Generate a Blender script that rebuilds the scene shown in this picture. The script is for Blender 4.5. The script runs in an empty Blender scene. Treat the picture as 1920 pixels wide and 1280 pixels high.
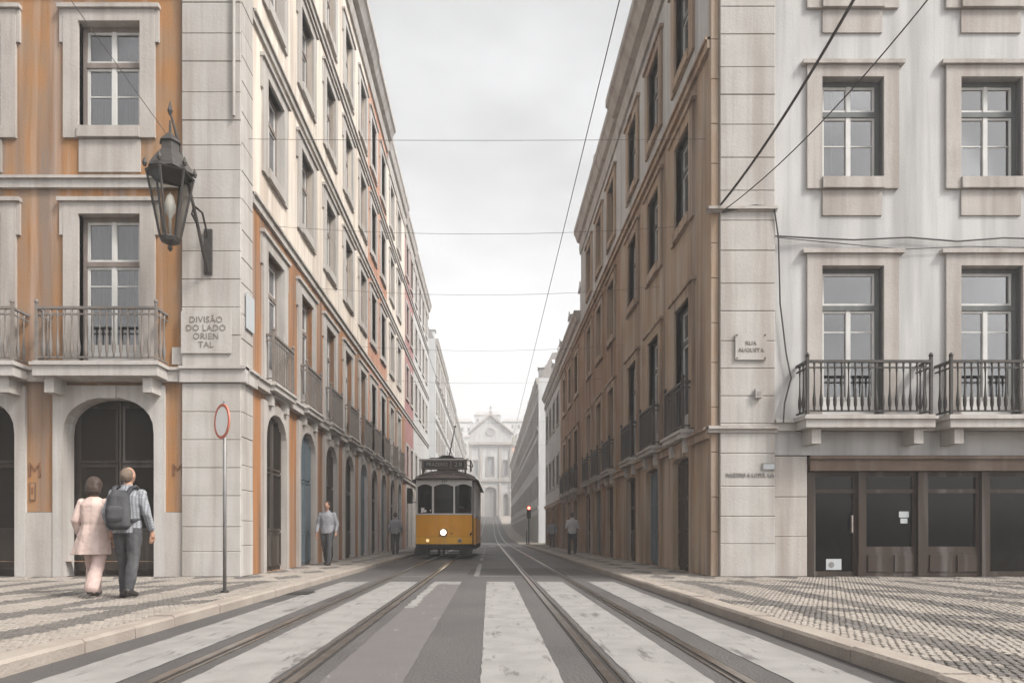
import bpy, bmesh, math, random
from mathutils import Vector, Matrix
R = math.radians
rnd = random.Random(28)
S = bpy.context.scene
COL = S.collection

# ------------------------------------------------------------------ camera, sky, sun, exposure
cd = bpy.data.cameras.new('camera'); cam = bpy.data.objects.new('camera', cd); COL.objects.link(cam)
cam.location = (0, 0, 0.98); cam.rotation_euler = (R(90), 0, 0)
cd.sensor_width = 36; cd.lens = 24; cd.shift_x = 0.0219; cd.shift_y = 0.1875
cd.clip_start = 0.05; cd.clip_end = 2000
S.camera = cam

SUN_EL, SUN_AZ = 48, 120           # azimuth measured from +Y clockwise; a veiled sun over the right roofs, lighting the upper left walls
W = bpy.data.worlds.new('World'); S.world = W; W.use_nodes = True
nt = W.node_tree; nt.nodes.clear()
sky = nt.nodes.new('ShaderNodeTexSky'); sky.sky_type = 'NISHITA'; sky.sun_disc = False
sky.sun_elevation = R(SUN_EL); sky.sun_rotation = R(SUN_AZ)
sky.air_density = 1.0; sky.dust_density = 4.0; sky.ozone_density = 1.0
hsv = nt.nodes.new('ShaderNodeHueSaturation'); hsv.inputs['Saturation'].default_value = 0.06
tcn = nt.nodes.new('ShaderNodeTexCoord')
mp = nt.nodes.new('ShaderNodeMapping'); mp.inputs['Scale'].default_value = (1.0, 1.0, 2.2)
nz = nt.nodes.new('ShaderNodeTexNoise'); nz.inputs['Scale'].default_value = 2.3; nz.inputs['Detail'].default_value = 6; nz.inputs['Roughness'].default_value = 0.55
cr = nt.nodes.new('ShaderNodeMapRange'); cr.inputs[1].default_value = 0.30; cr.inputs[2].default_value = 0.70
cr.inputs[3].default_value = 0.68; cr.inputs[4].default_value = 1.28
mul = nt.nodes.new('ShaderNodeVectorMath'); mul.operation = 'SCALE'
bg = nt.nodes.new('ShaderNodeBackground'); bg.inputs['Strength'].default_value = 0.092
wo = nt.nodes.new('ShaderNodeOutputWorld')
nt.links.new(sky.outputs[0], hsv.inputs['Color']); nt.links.new(tcn.outputs['Generated'], mp.inputs[0])
nt.links.new(mp.outputs[0], nz.inputs['Vector']); nt.links.new(nz.outputs[0], cr.inputs[0])
nt.links.new(hsv.outputs[0], mul.inputs[0]); nt.links.new(cr.outputs[0], mul.inputs['Scale'])
nt.links.new(mul.outputs[0], bg.inputs['Color']); nt.links.new(bg.outputs[0], wo.inputs[0])

sl = bpy.data.lights.new('sun', 'SUN'); sl.energy = 1.5; sl.angle = R(12); sl.color = (1.0, 0.95, 0.88)
so = bpy.data.objects.new('sun', sl); COL.objects.link(so)
_d = Vector((math.sin(R(SUN_AZ))*math.cos(R(SUN_EL)), math.cos(R(SUN_AZ))*math.cos(R(SUN_EL)), math.sin(R(SUN_EL))))
so.rotation_euler = (-_d).to_track_quat('-Z', 'Y').to_euler(); so.location = (0, -10, 60)
S.view_settings.view_transform = 'Standard'; S.view_settings.look = 'None'
S.view_settings.gamma = 1.0; S.view_settings.exposure = 1.55; S.view_settings.use_curve_mapping = False
S.cycles.volume_step_rate = 4.0; S.cycles.volume_bounces = 3; S.cycles.max_bounces = 6
S.cycles.use_denoising = True
HAZE_DENSITY = 0.0018

# ------------------------------------------------------------------ materials
def _n(t, k, **kw):
    n = t.nodes.new(k)
    for a, b in kw.items(): setattr(n, a, b)
    return n
def mat(name, c, rough=0.8, c2=None, amt=0.5, streak=0.0, cs=None, scale=3.0, bump=0.0, bscale=40.0, metal=0.0, spec=0.3, grain=0.12):
    """procedural surface: base colour, a second tone in soft patches, vertical rain streaks, fine grain and relief (all in world position)"""
    m = bpy.data.materials.new(name); m.use_nodes = True
    t = m.node_tree; b = t.nodes['Principled BSDF']
    b.inputs['Roughness'].default_value = rough; b.inputs['Metallic'].default_value = metal
    b.inputs['Specular IOR Level'].default_value = spec
    g = _n(t, 'ShaderNodeNewGeometry')
    col = None
    rgb = _n(t, 'ShaderNodeRGB'); rgb.outputs[0].default_value = (*c, 1); col = rgb.outputs[0]
    def mix(fac, a, colb):
        x = _n(t, 'ShaderNodeMix', data_type='RGBA'); t.links.new(fac, x.inputs[0]); t.links.new(a, x.inputs[6])
        x.inputs[7].default_value = (*colb, 1); return x.outputs[2]
    def noise(sc, vscale=(1, 1, 1), det=5, r0=0.4, r1=0.65, top=1.0):
        mpn = _n(t, 'ShaderNodeMapping'); mpn.inputs['Scale'].default_value = vscale; t.links.new(g.outputs['Position'], mpn.inputs[0])
        n = _n(t, 'ShaderNodeTexNoise'); n.inputs['Scale'].default_value = sc; n.inputs['Detail'].default_value = det
        t.links.new(mpn.outputs[0], n.inputs['Vector'])
        r = _n(t, 'ShaderNodeMapRange'); r.inputs[1].default_value = r0; r.inputs[2].default_value = r1; r.inputs[4].default_value = top
        t.links.new(n.outputs[0], r.inputs[0]); return r.outputs[0]
    if c2: col = mix(noise(scale, top=amt), col, c2)
    if streak:
        col = mix(noise(2.6, (1, 1, .07), 6, .46, .66, streak), col, cs or tuple(x*.45 for x in c))
        col = mix(noise(9.0, (1, 1, .05), 4, .5, .7, streak*.6), col, tuple(x*.6 for x in c))
        col = mix(noise(4.3, (1, 1, .045), 5, .52, .72, streak*.7), col, tuple(min(.75, .55*x+.24) for x in c))   # lime runs
    if grain:
        col = mix(noise(bscale*2, det=3, r0=.35, r1=.75, top=grain*2), col, tuple(x*.5 for x in c))
    t.links.new(col, b.inputs['Base Color'])
    if bump:
        n = _n(t, 'ShaderNodeTexNoise'); n.inputs['Scale'].default_value = bscale; n.inputs['Detail'].default_value = 6
        t.links.new(g.outputs['Position'], n.inputs['Vector'])
        bp = _n(t, 'ShaderNodeBump'); bp.inputs['Strength'].default_value = bump; bp.inputs['Distance'].default_value = 0.02
        t.links.new(n.outputs[0], bp.inputs['Height']); t.links.new(bp.outputs[0], b.inputs['Normal'])
    return m
def plain(name, c, rough=0.5, metal=0.0, spec=0.5, emit=None, es=0.0):
    m = bpy.data.materials.new(name); m.use_nodes = True; b = m.node_tree.nodes['Principled BSDF']
    b.inputs['Base Color'].default_value = (*c, 1); b.inputs['Roughness'].default_value = rough
    b.inputs['Metallic'].default_value = metal; b.inputs['Specular IOR Level'].default_value = spec
    if emit: b.inputs['Emission Color'].default_value = (*emit, 1); b.inputs['Emission Strength'].default_value = es
    return m
def glass(name, tint, gloss=0.25, rough=0.05, ior=1.5):
    m = bpy.data.materials.new(name); m.use_nodes = True; t = m.node_tree; t.nodes.clear()
    tr = _n(t, 'ShaderNodeBsdfTransparent'); tr.inputs[0].default_value = (*tint, 1)
    gl = _n(t, 'ShaderNodeBsdfGlossy'); gl.inputs['Roughness'].default_value = rough; gl.inputs[0].default_value = (.9, .9, .9, 1)
    lw = _n(t, 'ShaderNodeFresnel'); lw.inputs[0].default_value = ior
    ad = _n(t, 'ShaderNodeMath', operation='ADD'); ad.inputs[1].default_value = gloss; t.links.new(lw.outputs[0], ad.inputs[0])
    mx = _n(t, 'ShaderNodeMixShader'); o = _n(t, 'ShaderNodeOutputMaterial')
    t.links.new(ad.outputs[0], mx.inputs[0]); t.links.new(tr.outputs[0], mx.inputs[1]); t.links.new(gl.outputs[0], mx.inputs[2])
    t.links.new(mx.outputs[0], o.inputs[0]); return m
def paint_mat(name, thr, soft=.07):
    """white road paint worn through to asphalt in ragged patches"""
    m = mat(name, (.29, .278, .265), .6, (.22, .21, .20), .8, bump=.25, bscale=90, grain=.18)
    t = m.node_tree; b = t.nodes['Principled BSDF']; src = b.inputs['Base Color'].links[0].from_socket
    g = _n(t, 'ShaderNodeNewGeometry'); mpn = _n(t, 'ShaderNodeMapping'); mpn.inputs['Scale'].default_value = (2.2, .45, 1)
    n = _n(t, 'ShaderNodeTexNoise'); n.inputs['Scale'].default_value = 2.6; n.inputs['Detail'].default_value = 13; n.inputs['Roughness'].default_value = .72
    r = _n(t, 'ShaderNodeMapRange'); r.inputs[1].default_value = thr; r.inputs[2].default_value = thr+soft; r.inputs[4].default_value = .88
    x = _n(t, 'ShaderNodeMix', data_type='RGBA'); x.inputs[7].default_value = (.11, .10, .098, 1)
    t.links.new(g.outputs['Position'], mpn.inputs[0]); t.links.new(mpn.outputs[0], n.inputs['Vector']); t.links.new(n.outputs[0], r.inputs[0])
    t.links.new(r.outputs[0], x.inputs[0]); t.links.new(src, x.inputs[6]); t.links.new(x.outputs[2], b.inputs['Base Color'])
    return m
M = {}
M['ochre'] = mat('ochre_render', (.35, .175, .072), .9, (.28, .185, .115), .9, .9, (.20, .16, .135), 1.1, .25, 25)
M['ochre_brown'] = mat('brown_ochre_render', (.34, .16, .068), .9, (.27, .16, .10), .9, .9, (.12, .085, .065), .9, .25, 25)
M['cream'] = mat('cream_render', (.70, .62, .53), .9, (.62, .57, .52), .8, .75, (.40, .32, .26), .8, .2, 25)
M['salmon'] = mat('salmon_render', (.46, .22, .14), .9, (.52, .33, .24), .8, .6, (.30, .17, .13), .8, .2, 25)
M['wine'] = mat('wine_pink_render', (.33, .16, .155), .9, (.38, .23, .22), .8, .5, (.24, .13, .13), .8, .2, 25)
M['white_wall'] = mat('white_render', (.52, .515, .505), .9, (.45, .44, .43), .8, .65, (.28, .272, .265), .7, .2, 25)
M['pale_grey'] = mat('pale_grey_render', (.56, .56, .56), .9, (.62, .62, .61), .8, .4, (.44, .44, .44), .7, .2, 25)
M['tan'] = mat('tan_stone', (.37, .265, .18), .85, (.40, .33, .265), .8, .9, (.17, .12, .09), .9, .3, 20)
M['brown'] = mat('brown_render', (.28, .158, .085), .9, (.33, .23, .155), .9, .95, (.09, .06, .042), .9, .3, 20)
M['stone'] = mat('limestone', (.43, .395, .365), .8, (.37, .335, .31), .8, .65, (.25, .21, .18), 1.4, .3, 22)
M['stone_w'] = mat('pale_limestone', (.45, .425, .40), .8, (.385, .36, .335), .8, .7, (.29, .25, .22), 1.4, .25, 22)
M['kerb'] = mat('kerb_limestone', (.32, .28, .24), .8, (.26, .22, .19), .9, 0, None, 2.0, .5, 35)
M['cobble_l'] = mat('pale_mosaic_stone', (.32, .285, .25), .75, (.26, .23, .20), .8, 0, None, 3, .4, 60)
M['cobble_d'] = mat('dark_mosaic_stone', (.13, .118, .108), .7, (.16, .145, .133), .8, 0, None, 3, .4, 60)
M['grout'] = mat('sandy_joint', (.20, .172, .146), .95, (.16, .135, .118), .8)
M['asphalt'] = mat('asphalt', (.115, .106, .102), .62, (.075, .07, .068), .9, 0, None, .5, .7, 42, grain=.5, spec=.4)
M['patch'] = mat('asphalt_repair', (.075, .068, .066), .7, (.09, .085, .08), .8, 0, None, 2, .5, 70, grain=.3)
M['paint'] = paint_mat('road_paint', .555)
M['paint_worn'] = paint_mat('worn_road_paint', .33, .06)
M['rail'] = mat('rail_steel', (.42, .39, .36), .28, (.30, .24, .19), .7, scale=4, metal=.9, grain=.05)
M['groove'] = plain('rail_groove', (.025, .022, .02), .8)
M['oak'] = mat('dark_oak_door', (.04, .029, .022), .6, (.055, .04, .03), .8, .4, None, 3, .2, 30)
M['bluedoor'] = mat('blue_grey_door', (.10, .13, .15), .6, (.13, .16, .18), .8, .4, None, 3, .2, 30)
M['shop'] = mat('shopfront_wood', (.042, .026, .018), .6, (.03, .019, .013), .8, .5, None, 2, .2, 30)
M['fascia'] = mat('shop_fascia_wood', (.135, .088, .06), .55, (.10, .065, .046), .8, .4, None, 2, .2, 30)
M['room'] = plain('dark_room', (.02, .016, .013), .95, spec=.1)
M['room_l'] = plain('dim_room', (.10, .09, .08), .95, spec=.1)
M['curtain'] = mat('net_curtain', (.44, .42, .40), .95, (.33, .31, .29), .8, .4, None, 3)
M['frame_w'] = mat('white_joinery', (.60, .59, .57), .6, (.50, .49, .47), .7, .3, None, 4)
M['frame_d'] = mat('dark_green_joinery', (.10, .11, .11), .6, (.12,.125,.12), .7, .3, None, 4)
M['frame_g'] = mat('taupe_joinery', (.20, .165, .145), .6, (.25, .21, .19), .7, .3, None, 4)
M['iron'] = mat('black_iron', (.055, .052, .05), .55, (.085, .07, .06), .7, scale=8, metal=.3)
M['iron_l'] = mat('weathered_iron', (.16, .145, .135), .6, (.22, .18, .15), .7, scale=8)
M['glass'] = glass('window_glass', (.62, .62, .63), .10)
M['darkglass'] = plain('dark_window_glass', (.10, .10, .105), .12, spec=.7)
M['lampglass'] = glass('lantern_glass', (.66, .65, .62), .0, .3, 1.12)
M['shopglass'] = glass('shop_glass', (.40, .37, .35), .0, .06, 1.35)
M['cable'] = plain('cable_rubber', (.05, .047, .045), .6)
M['wire'] = plain('copper_wire', (.11, .10, .095), .5, .4)
M['zinc'] = mat('zinc_roof', (.42, .42, .42), .5, (.50, .50, .50), .7, .3, None, 2)
M['tile'] = mat('clay_roof', (.40, .19, .12), .85, (.34, .2, .15), .8, .3, None, 3)
M['tile_g'] = mat('grey_roof', (.36, .34, .33), .85, (.30, .27, .25), .8, .3, None, 3)
M['letter'] = plain('engraved_letter', (.19, .17, .15), .8)
M['letter_faint'] = plain('faded_letter', (.25, .235, .22), .8)
M['letter_o'] = plain('ochre_brown_letter', (.17, .08, .04), .8)
M['black'] = plain('black_paint', (.02, .019, .018), .5)
M['red_ring'] = plain('red_sign_paint', (.46, .13, .08), .5)
M['sign_w'] = plain('white_sign_face', (.78, .77, .75), .5)
M['notice'] = plain('paper_notice', (.40, .42, .43), .6)
M['pole'] = mat('grey_pole', (.20, .195, .19), .5, (.26, .25, .24), .7, scale=6, metal=.4)

# ------------------------------------------------------------------ mesh helpers
class MB:
    def __init__(s): s.v = []; s.f = []; s.m = []; s.cur = 0; s.mats = []
    def use(s, m):
        if m not in s.mats: s.mats.append(m)
        s.cur = s.mats.index(m); return s
    def add(s, vs, fs):
        o = len(s.v); s.v += [tuple(v) for v in vs]
        for f in fs: s.f.append([i+o for i in f]); s.m.append(s.cur)
    def box(s, x0, x1, y0, y1, z0, z1):
        s.add([(x0,y0,z0),(x1,y0,z0),(x1,y1,z0),(x0,y1,z0),(x0,y0,z1),(x1,y0,z1),(x1,y1,z1),(x0,y1,z1)],
              [(0,3,2,1),(4,5,6,7),(0,1,5,4),(1,2,6,5),(2,3,7,6),(3,0,4,7)]); return s
    def quad(s, a, b, c, d): s.add([a,b,c,d], [(0,1,2,3)]); return s
    def tube(s, pts, r, n=6, cap=True):
        pts = [Vector(p) for p in pts]; rs = r if isinstance(r, (list, tuple)) else [r]*len(pts)
        vs = []; 
        for i, p in enumerate(pts):
            d = (pts[min(i+1, len(pts)-1)]-pts[max(i-1, 0)]).normalized()
            a = Vector((0,0,1)) if abs(d.z) < .9 else Vector((1,0,0))
            u = d.cross(a).normalized(); w = d.cross(u).normalized()
            for k in range(n):
                t = 2*math.pi*k/n; vs.append(p+u*(math.cos(t)*rs[i])+w*(math.sin(t)*rs[i]))
        fs = []
        for i in range(len(pts)-1):
            for k in range(n):
                a = i*n+k; b = i*n+(k+1) % n; fs.append((a, b, b+n, a+n))
        if cap: fs.append(tuple(range(n))[::-1]); fs.append(tuple((len(pts)-1)*n+k for k in range(n)))
        s.add(vs, fs); return s
    def lathe(s, prof, c=(0,0,0), n=10, axis='z', sx=1, sy=1):
        vs = []
        for r, h in prof:
            for k in range(n):
                t = 2*math.pi*k/n; p = (r*math.cos(t)*sx, r*math.sin(t)*sy, h)
                if axis == 'y': p = (p[0], h, p[1])
                if axis == 'x': p = (h, p[0], p[1])
                vs.append((p[0]+c[0], p[1]+c[1], p[2]+c[2]))
        fs = []
        for i in range(len(prof)-1):
            for k in range(n): a = i*n+k; b = i*n+(k+1) % n; fs.append((a, b, b+n, a+n))
        fs.append(tuple(range(n))[::-1]); fs.append(tuple((len(prof)-1)*n+k for k in range(n)))
        s.add(vs, fs); return s
    def ball(s, c, r, n=10, k=7, sc=(1,1,1)):
        prof = [(max(1e-4, math.sin(math.pi*i/k))*r, -math.cos(math.pi*i/k)*r) for i in range(k+1)]
        vs0 = len(s.v); s.lathe([(a, b) for a, b in prof], (0,0,0), n)
        for i in range(vs0, len(s.v)):
            v = s.v[i]; s.v[i] = (v[0]*sc[0]+c[0], v[1]*sc[1]+c[1], v[2]*sc[2]+c[2])
        return s
    def mesh(s, name, m=None, smooth=False):
        me = bpy.data.meshes.new(name); me.from_pydata(s.v, [], s.f)
        ms = s.mats if s.mats else [m]
        for q in ms: me.materials.append(M[q] if isinstance(q, str) else q)
        if len(ms) > 1: me.polygons.foreach_set('material_index', s.m)
        bm = bmesh.new(); bm.from_mesh(me); bmesh.ops.recalc_face_normals(bm, faces=bm.faces); bm.to_mesh(me); bm.free()
        if smooth: me.polygons.foreach_set('use_smooth', [True]*len(me.polygons))
        me.update(); return me
    def build(s, name, m=None, parent=None, loc=(0,0,0), rz=0, smooth=False):
        return put(s.mesh(name, m, smooth), name, parent, loc, rz)
def put(me, name, parent=None, loc=(0,0,0), rz=0):
    o = bpy.data.objects.new(name, me); COL.objects.link(o); o.parent = parent; o.location = loc; o.rotation_euler = (0, 0, rz); return o
def tag(o, label=None, cat=None, group=None, kind=None):
    if label: o['label'] = label
    if cat: o['category'] = cat
    if group: o['group'] = group
    if kind: o['kind'] = kind
    return o
def thing(name, label, cat, loc=(0,0,0), rz=0, group=None):
    o = bpy.data.objects.new(name, None); COL.objects.link(o); o.location = loc; o.rotation_euler = (0,0,rz); o.empty_display_size = .2
    return tag(o, label, cat, group)
def copy_tree(o, parent=None):
    c = o.copy(); COL.objects.link(c); c.parent = parent
    for ch in list(o.children): copy_tree(ch, c)
    return c
def text_mesh(s, size, depth=.006, align='CENTER', squeeze=1.0):
    cu = bpy.data.curves.new('lettering', 'FONT'); cu.body = s; cu.size = size; cu.extrude = depth; cu.align_x = align; cu.align_y = 'CENTER'
    cu.resolution_u = 3; cu.space_character = 1.05
    o = bpy.data.objects.new('lettering', cu); COL.objects.link(o)
    dg = bpy.context.evaluated_depsgraph_get(); dg.update()
    me = bpy.data.meshes.new_from_object(o.evaluated_get(dg), depsgraph=dg)
    bpy.data.objects.remove(o); bpy.data.curves.remove(cu)
    # stand it up: x right, z up, facing -y
    me.transform(Matrix.Rotation(R(90), 4, 'X') @ Matrix.Diagonal((squeeze, 1, 1, 1))); return me
def text(name, s, size, m, parent, loc, rz=0, squeeze=1.0, depth=.006):
    me = text_mesh(s, size, depth, 'CENTER', squeeze); me.materials.clear(); me.materials.append(M[m]); return put(me, name, parent, loc, rz)

# ------------------------------------------------------------------ ground, road, pavements
KL, KR, PH = -3.32, 2.75, .12          # kerb lines, pavement height
FL, FR, FZ = -5.0, 4.47, 13.76         # street walls and the front walls' plane
b = MB(); b.quad((-160,-14,-.03), (160,-14,-.03), (160,420,-.03), (-160,420,-.03)); tag(b.build('ground', 'asphalt'), kind='structure')
b = MB(); b.box(KL-.02, KR+.02, -12, 66, -.2, 0); road = tag(b.build('road', 'asphalt'), kind='structure')
b = MB(); b.quad((-60,56.2,-.012), (60,56.2,-.012), (60,64.8,-.012), (-60,64.8,-.012)); tag(b.build('cross_road', 'asphalt'), kind='structure')
# the road beyond the crossing climbs to the church
b = MB(); prof = [(64.8,-.008),(80,.12),(100,.55),(120,1.3),(150,2.9),(178,4.6),(205,6.2)]
for (y0,z0),(y1,z1) in zip(prof, prof[1:]): b.quad((KL,y0,z0),(KR,y0,z0),(KR,y1,z1),(KL,y1,z1))
tag(b.build('rising_road', 'asphalt'), kind='structure')
for nm, x0, x1 in (('rising_pavement', -6, KL), ('rising_pavement', KR, 6)):
    b = MB()
    for (y0,z0),(y1,z1) in zip(prof, prof[1:]):
        b.add([(x0,y0,z0+.12),(x1,y0,z0+.12),(x1,y1,z1+.12),(x0,y1,z1+.12),(x0,y0,z0-.2),(x1,y0,z0-.2),(x1,y1,z1-.2),(x0,y1,z1-.2)],
              [(0,1,2,3),(0,4,5,1),(3,2,6,7),(0,3,7,4),(1,5,6,2)])
    tag(b.build(nm, 'cobble_l'), kind='structure')
def pavement(x0, x1, y0, y1):
    b = MB(); b.box(x0, x1, y0, y1, -.1, PH-.012); return tag(b.build('pavement', 'grout'), kind='structure')
pavL = pavement(-24, KL-.22, -12, 56); pavR = pavement(KR+.22, 24, -12, 56)
# kerb: one stone after another
kerb = bpy.data.objects.new('kerb', None); COL.objects.link(kerb); tag(kerb, kind='structure')
def kerb_mesh(L, w=.22):
    b = MB(); c = .025
    vs = []
    for y in (.006, L-.006):
        vs += [(0,y,-.1),(0,y,PH-c),(c,y,PH),(w,y,PH),(w,y,-.1)]
    b.add(vs, [(0,1,6,5),(1,2,7,6),(2,3,8,7),(3,4,9,8),(0,4,3,2,1),(5,6,7,8,9)]); return b.mesh('kerb_stone', 'kerb')
kms = [kerb_mesh(l) for l in (.8, 1.0, 1.2)]; kls = (.8, 1.0, 1.2)
for side in (0, 1):
    y = 2.0
    while y < 56:
        i = rnd.randrange(3); o = put(kms[i], 'kerb_stone', kerb)
        o.location = (KR if side else KL, y if side else y+kls[i], rnd.uniform(-.008, .006)); o.rotation_euler = (0, rnd.uniform(-.02,.02), (0 if side else math.pi)+rnd.uniform(-.006,.006)); y += kls[i]
# mosaic paving: every little stone real, dark stones in bands
def dark_at(x, y):
    if y > 12.6:                      # lozenges along the two street pavements
        u = (x-KR-.3) if x > 0 else (KL-.3-x)
        return (abs(((u*1.25) % 1.0)-.5)+abs(((y*.55) % 1.0)-.5)) < .36
    u = (x-KR-.3) if x > 0 else (KL-.3-x)   # long stripes beside the crossing, broken by wedges set at an angle
    k = (u+.03*math.sin(y*2.1)) % .98
    wedge = ((y*.62+u*.55) % 2.6) < .34
    return (.30 < k < .66) or wedge
def cobbles(parent, x0, x1, y0, y1, p):
    b = MB(); b.mats = ['cobble_l', 'cobble_d']; nx = int((x1-x0)/p); ny = int((y1-y0)/p)
    for j in range(ny):
        for i in range(nx):
            x = x0+(i+.5+.5*(j % 2)+rnd.uniform(-.09,.09))*p; y = y0+(j+.5+rnd.uniform(-.07,.07))*p
            if y < 13.9:
                if not (-.76*y-1.6 < x < .84*y+1.6): continue
                if x > FR+.05 and y > FZ-.02: continue
            if x+p*.6 > x1: continue
            h = p*.5-.002-rnd.random()*.003; hx = h*rnd.uniform(.80,1.0); hy = h*rnd.uniform(.80,1.0); a = rnd.uniform(-.14,.14); ca, sa = math.cos(a), math.sin(a)
            z = PH+rnd.uniform(-.005,.003)+.006*math.sin(x*1.9+y*.7)*math.sin(y*1.3); t = rnd.uniform(-.003,.003)
            b.cur = 1 if dark_at(x, y) else 0
            q = [(x+dx*ca-dy*sa, y+dx*sa+dy*ca) for dx, dy in ((-hx,-hy),(hx,-hy),(hx,hy),(-hx,hy))]
            q2 = [(x+(dx*ca-dy*sa)*.82, y+(dx*sa+dy*ca)*.82) for dx, dy in ((-hx,-hy),(hx,-hy),(hx,hy),(-hx,hy))]
            b.add([(px,py,PH-.014) for px,py in q]+[(px,py,z+t*(k<2)) for k,(px,py) in enumerate(q2)],
                  [(0,1,5,4),(1,2,6,5),(2,3,7,6),(3,0,4,7),(4,5,6,7)])
    me = bpy.data.meshes.new('mosaic_stones'); me.from_pydata(b.v, [], b.f); me.materials.append(M['cobble_l']); me.materials.append(M['cobble_d'])
    me.polygons.foreach_set('material_index', b.m); me.update()
    return tag(put(me, 'mosaic_stones', parent), kind='stuff')
cobbles(pavR, KR+.22, 13.2, 3.4, FZ-.02, .062); cobbles(pavL, -12.2, KL-.22, 3.4, FZ-.02, .062)
cobbles(pavR, KR+.22, FR-.02, FZ-.02, 34, .085); cobbles(pavL, FL+.02, KL-.22, FZ-.02, 34, .085)
cobbles(pavR, KR+.22, FR-.02, 34, 56, .17); cobbles(pavL, FL+.02, KL-.22, 34, 56, .17)

# painted markings
def strip(name, x0, x1, y0, y1, m, z=.004, jag=.006):
    b = MB(); n = max(2, int((y1-y0)/.12)); vs = []
    for i in range(n+1):
        y = y0+(y1-y0)*i/n; vs += [(x0+rnd.uniform(-jag,jag),y,z),(x1+rnd.uniform(-jag,jag),y,z)]
    b.add(vs, [(2*i,2*i+1,2*i+3,2*i+2) for i in range(n)]); return b
cw = bpy.data.objects.new('road_markings', None); COL.objects.link(cw); tag(cw, kind='structure')
for x0, x1, m in ((-3.0,-2.45,'paint'),(-2.02,-1.45,'paint'),(-1.12,-.57,'paint_worn'),(-.06,.49,'paint'),(.96,1.48,'paint'),(2.0,2.52,'paint')):
    strip('s', x0, x1, 3.6, 13.9, m).build('crossing_stripe', m, cw)
strip('s', -1.12, -.57, 13.15, 13.9, 'paint', .006).build('crossing_stripe', 'paint', cw); strip('s', -1.12, -1.0, 9.0, 13.14, 'paint', .006, .03).build('crossing_stripe', 'paint', cw)
strip('s', -2.05, -1.22, 15.55, 15.67, 'paint').build('stop_line', 'paint', cw); strip('s', -.3, 2.35, 15.55, 15.67, 'paint').build('stop_line', 'paint', cw)
for y0, y1 in ((15.72,22),(25,27.5),(29.5,31),(34,36),(39,41),(44,46),(49,51)):
    strip('s', -.36, -.24, y0, y1, 'paint').build('centre_line', 'paint', cw)
strip('s', -.2, .45, 29, 29.3, 'paint').build('lane_mark', 'paint', cw); strip('s', .9, 2.3, 28.8, 29.1, 'paint').build('lane_mark', 'paint', cw)
for k in range(6): strip('s', KL+.3+k*1.0, KL+.82+k*1.0, 51.8, 55.2, 'paint').build('crossing_stripe', 'paint', cw)
for k in range(6): strip('s', KL+.3+k*1.0, KL+.82+k*1.0, 66, 69.5, 'paint', .02).build('crossing_stripe', 'paint', cw)
b = MB(); b.quad((-3.28,9.7,.0025),(-2.3,9.9,.0025),(-2.35,11.6,.0025),(-3.28,12.2,.0025)); b.build('repair_patch', 'patch', road)
b = MB(); b.quad((-.55,16.2,.0025),(2.5,16.4,.0025),(2.45,19.4,.0025),(-.5,19.1,.0025)); b.build('repair_patch', 'patch', road)
# drain grate at the left kerb
g = thing('drain_grate', 'dark iron drain grate in the road at the left kerb', 'drain', (-3.1, 11.2, 0))
MB().box(-.2,.2,-.3,.3,-.02,.006).build('grate_frame', 'iron', g)
for k in range(6): MB().box(-.16,.16,-.26+k*.1,-.21+k*.1,.006,.016).build('grate_bar', 'iron', g)

# tram rails
def rail(x, side):
    o = thing('tram_rail', ['left rail of the left tram track, passing under the yellow tram','right rail of the left tram track, passing under the yellow tram',
        'left rail of the empty right tram track','right rail of the empty right tram track, nearest the right kerb'][len(rails)], 'rail', (x, 0, 0), 0, 'tram rails set in the asphalt')
    pts = [(y, 0) for y in (-4, 20, 40, 66)]+[(y, z+.004) for y, z in prof[1:]]
    for nm, xa, xb, za, m in (('rail_head', -.035, .035, .012, 'rail'), ('rail_groove', .035, .075, .003, 'groove'), ('guard_lip', .075, .095, .010, 'rail'), ('rail_seal', -.055, -.035, .005, 'groove')):
        b = MB(); xa, xb = (xa, xb) if side > 0 else (-xb, -xa); vs = []
        for y, z in pts: vs += [(xa,y,z-.05),(xa,y,z+za),(xb,y,z+za),(xb,y,z-.05)]
        fs = []
        for i in range(len(pts)-1): fs += [(4*i+j,4*i+j+1,4*i+j+5,4*i+j+4) for j in range(3)]
        b.add(vs, fs+[(0,1,2,3)]); b.build(nm, m, o)
    return o
rails = []
for x, s in ((-2.23,1),(-1.31,-1),(.81,1),(1.71,-1)): rails.append(rail(x, s))
M['rust'] = M['groove']

# ------------------------------------------------------------------ facade kit
def wall_sheet(u0, u1, v0, v1, ops, depth=.25):
    """wall with real openings and reveals; local x along the wall, z up, facing -y"""
    b = MB(); us = sorted({u0, u1, *[o[0] for o in ops], *[o[1] for o in ops]}); vs = sorted({v0, v1, *[o[2] for o in ops], *[o[3] for o in ops]})
    us = [u for u in us if u0 <= u <= u1]; vs = [v for v in vs if v0 <= v <= v1]
    for i in range(len(us)-1):
        for j in range(len(vs)-1):
            cu, cv = (us[i]+us[i+1])/2, (vs[j]+vs[j+1])/2
            if any(a < cu < c and d < cv < e for a, c, d, e in ops): continue
            b.quad((us[i],0,vs[j]),(us[i+1],0,vs[j]),(us[i+1],0,vs[j+1]),(us[i],0,vs[j+1]))
    for a, c, d, e in ops:
        b.quad((a,0,d),(a,depth,d),(a,depth,e),(a,0,e)); b.quad((c,0,d),(c,0,e),(c,depth,e),(c,depth,d))
        b.quad((a,0,e),(a,depth,e),(c,depth,e),(c,0,e)); b.quad((a,0,d),(c,0,d),(c,depth,d),(a,depth,d))
    return b
WK = {}
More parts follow.
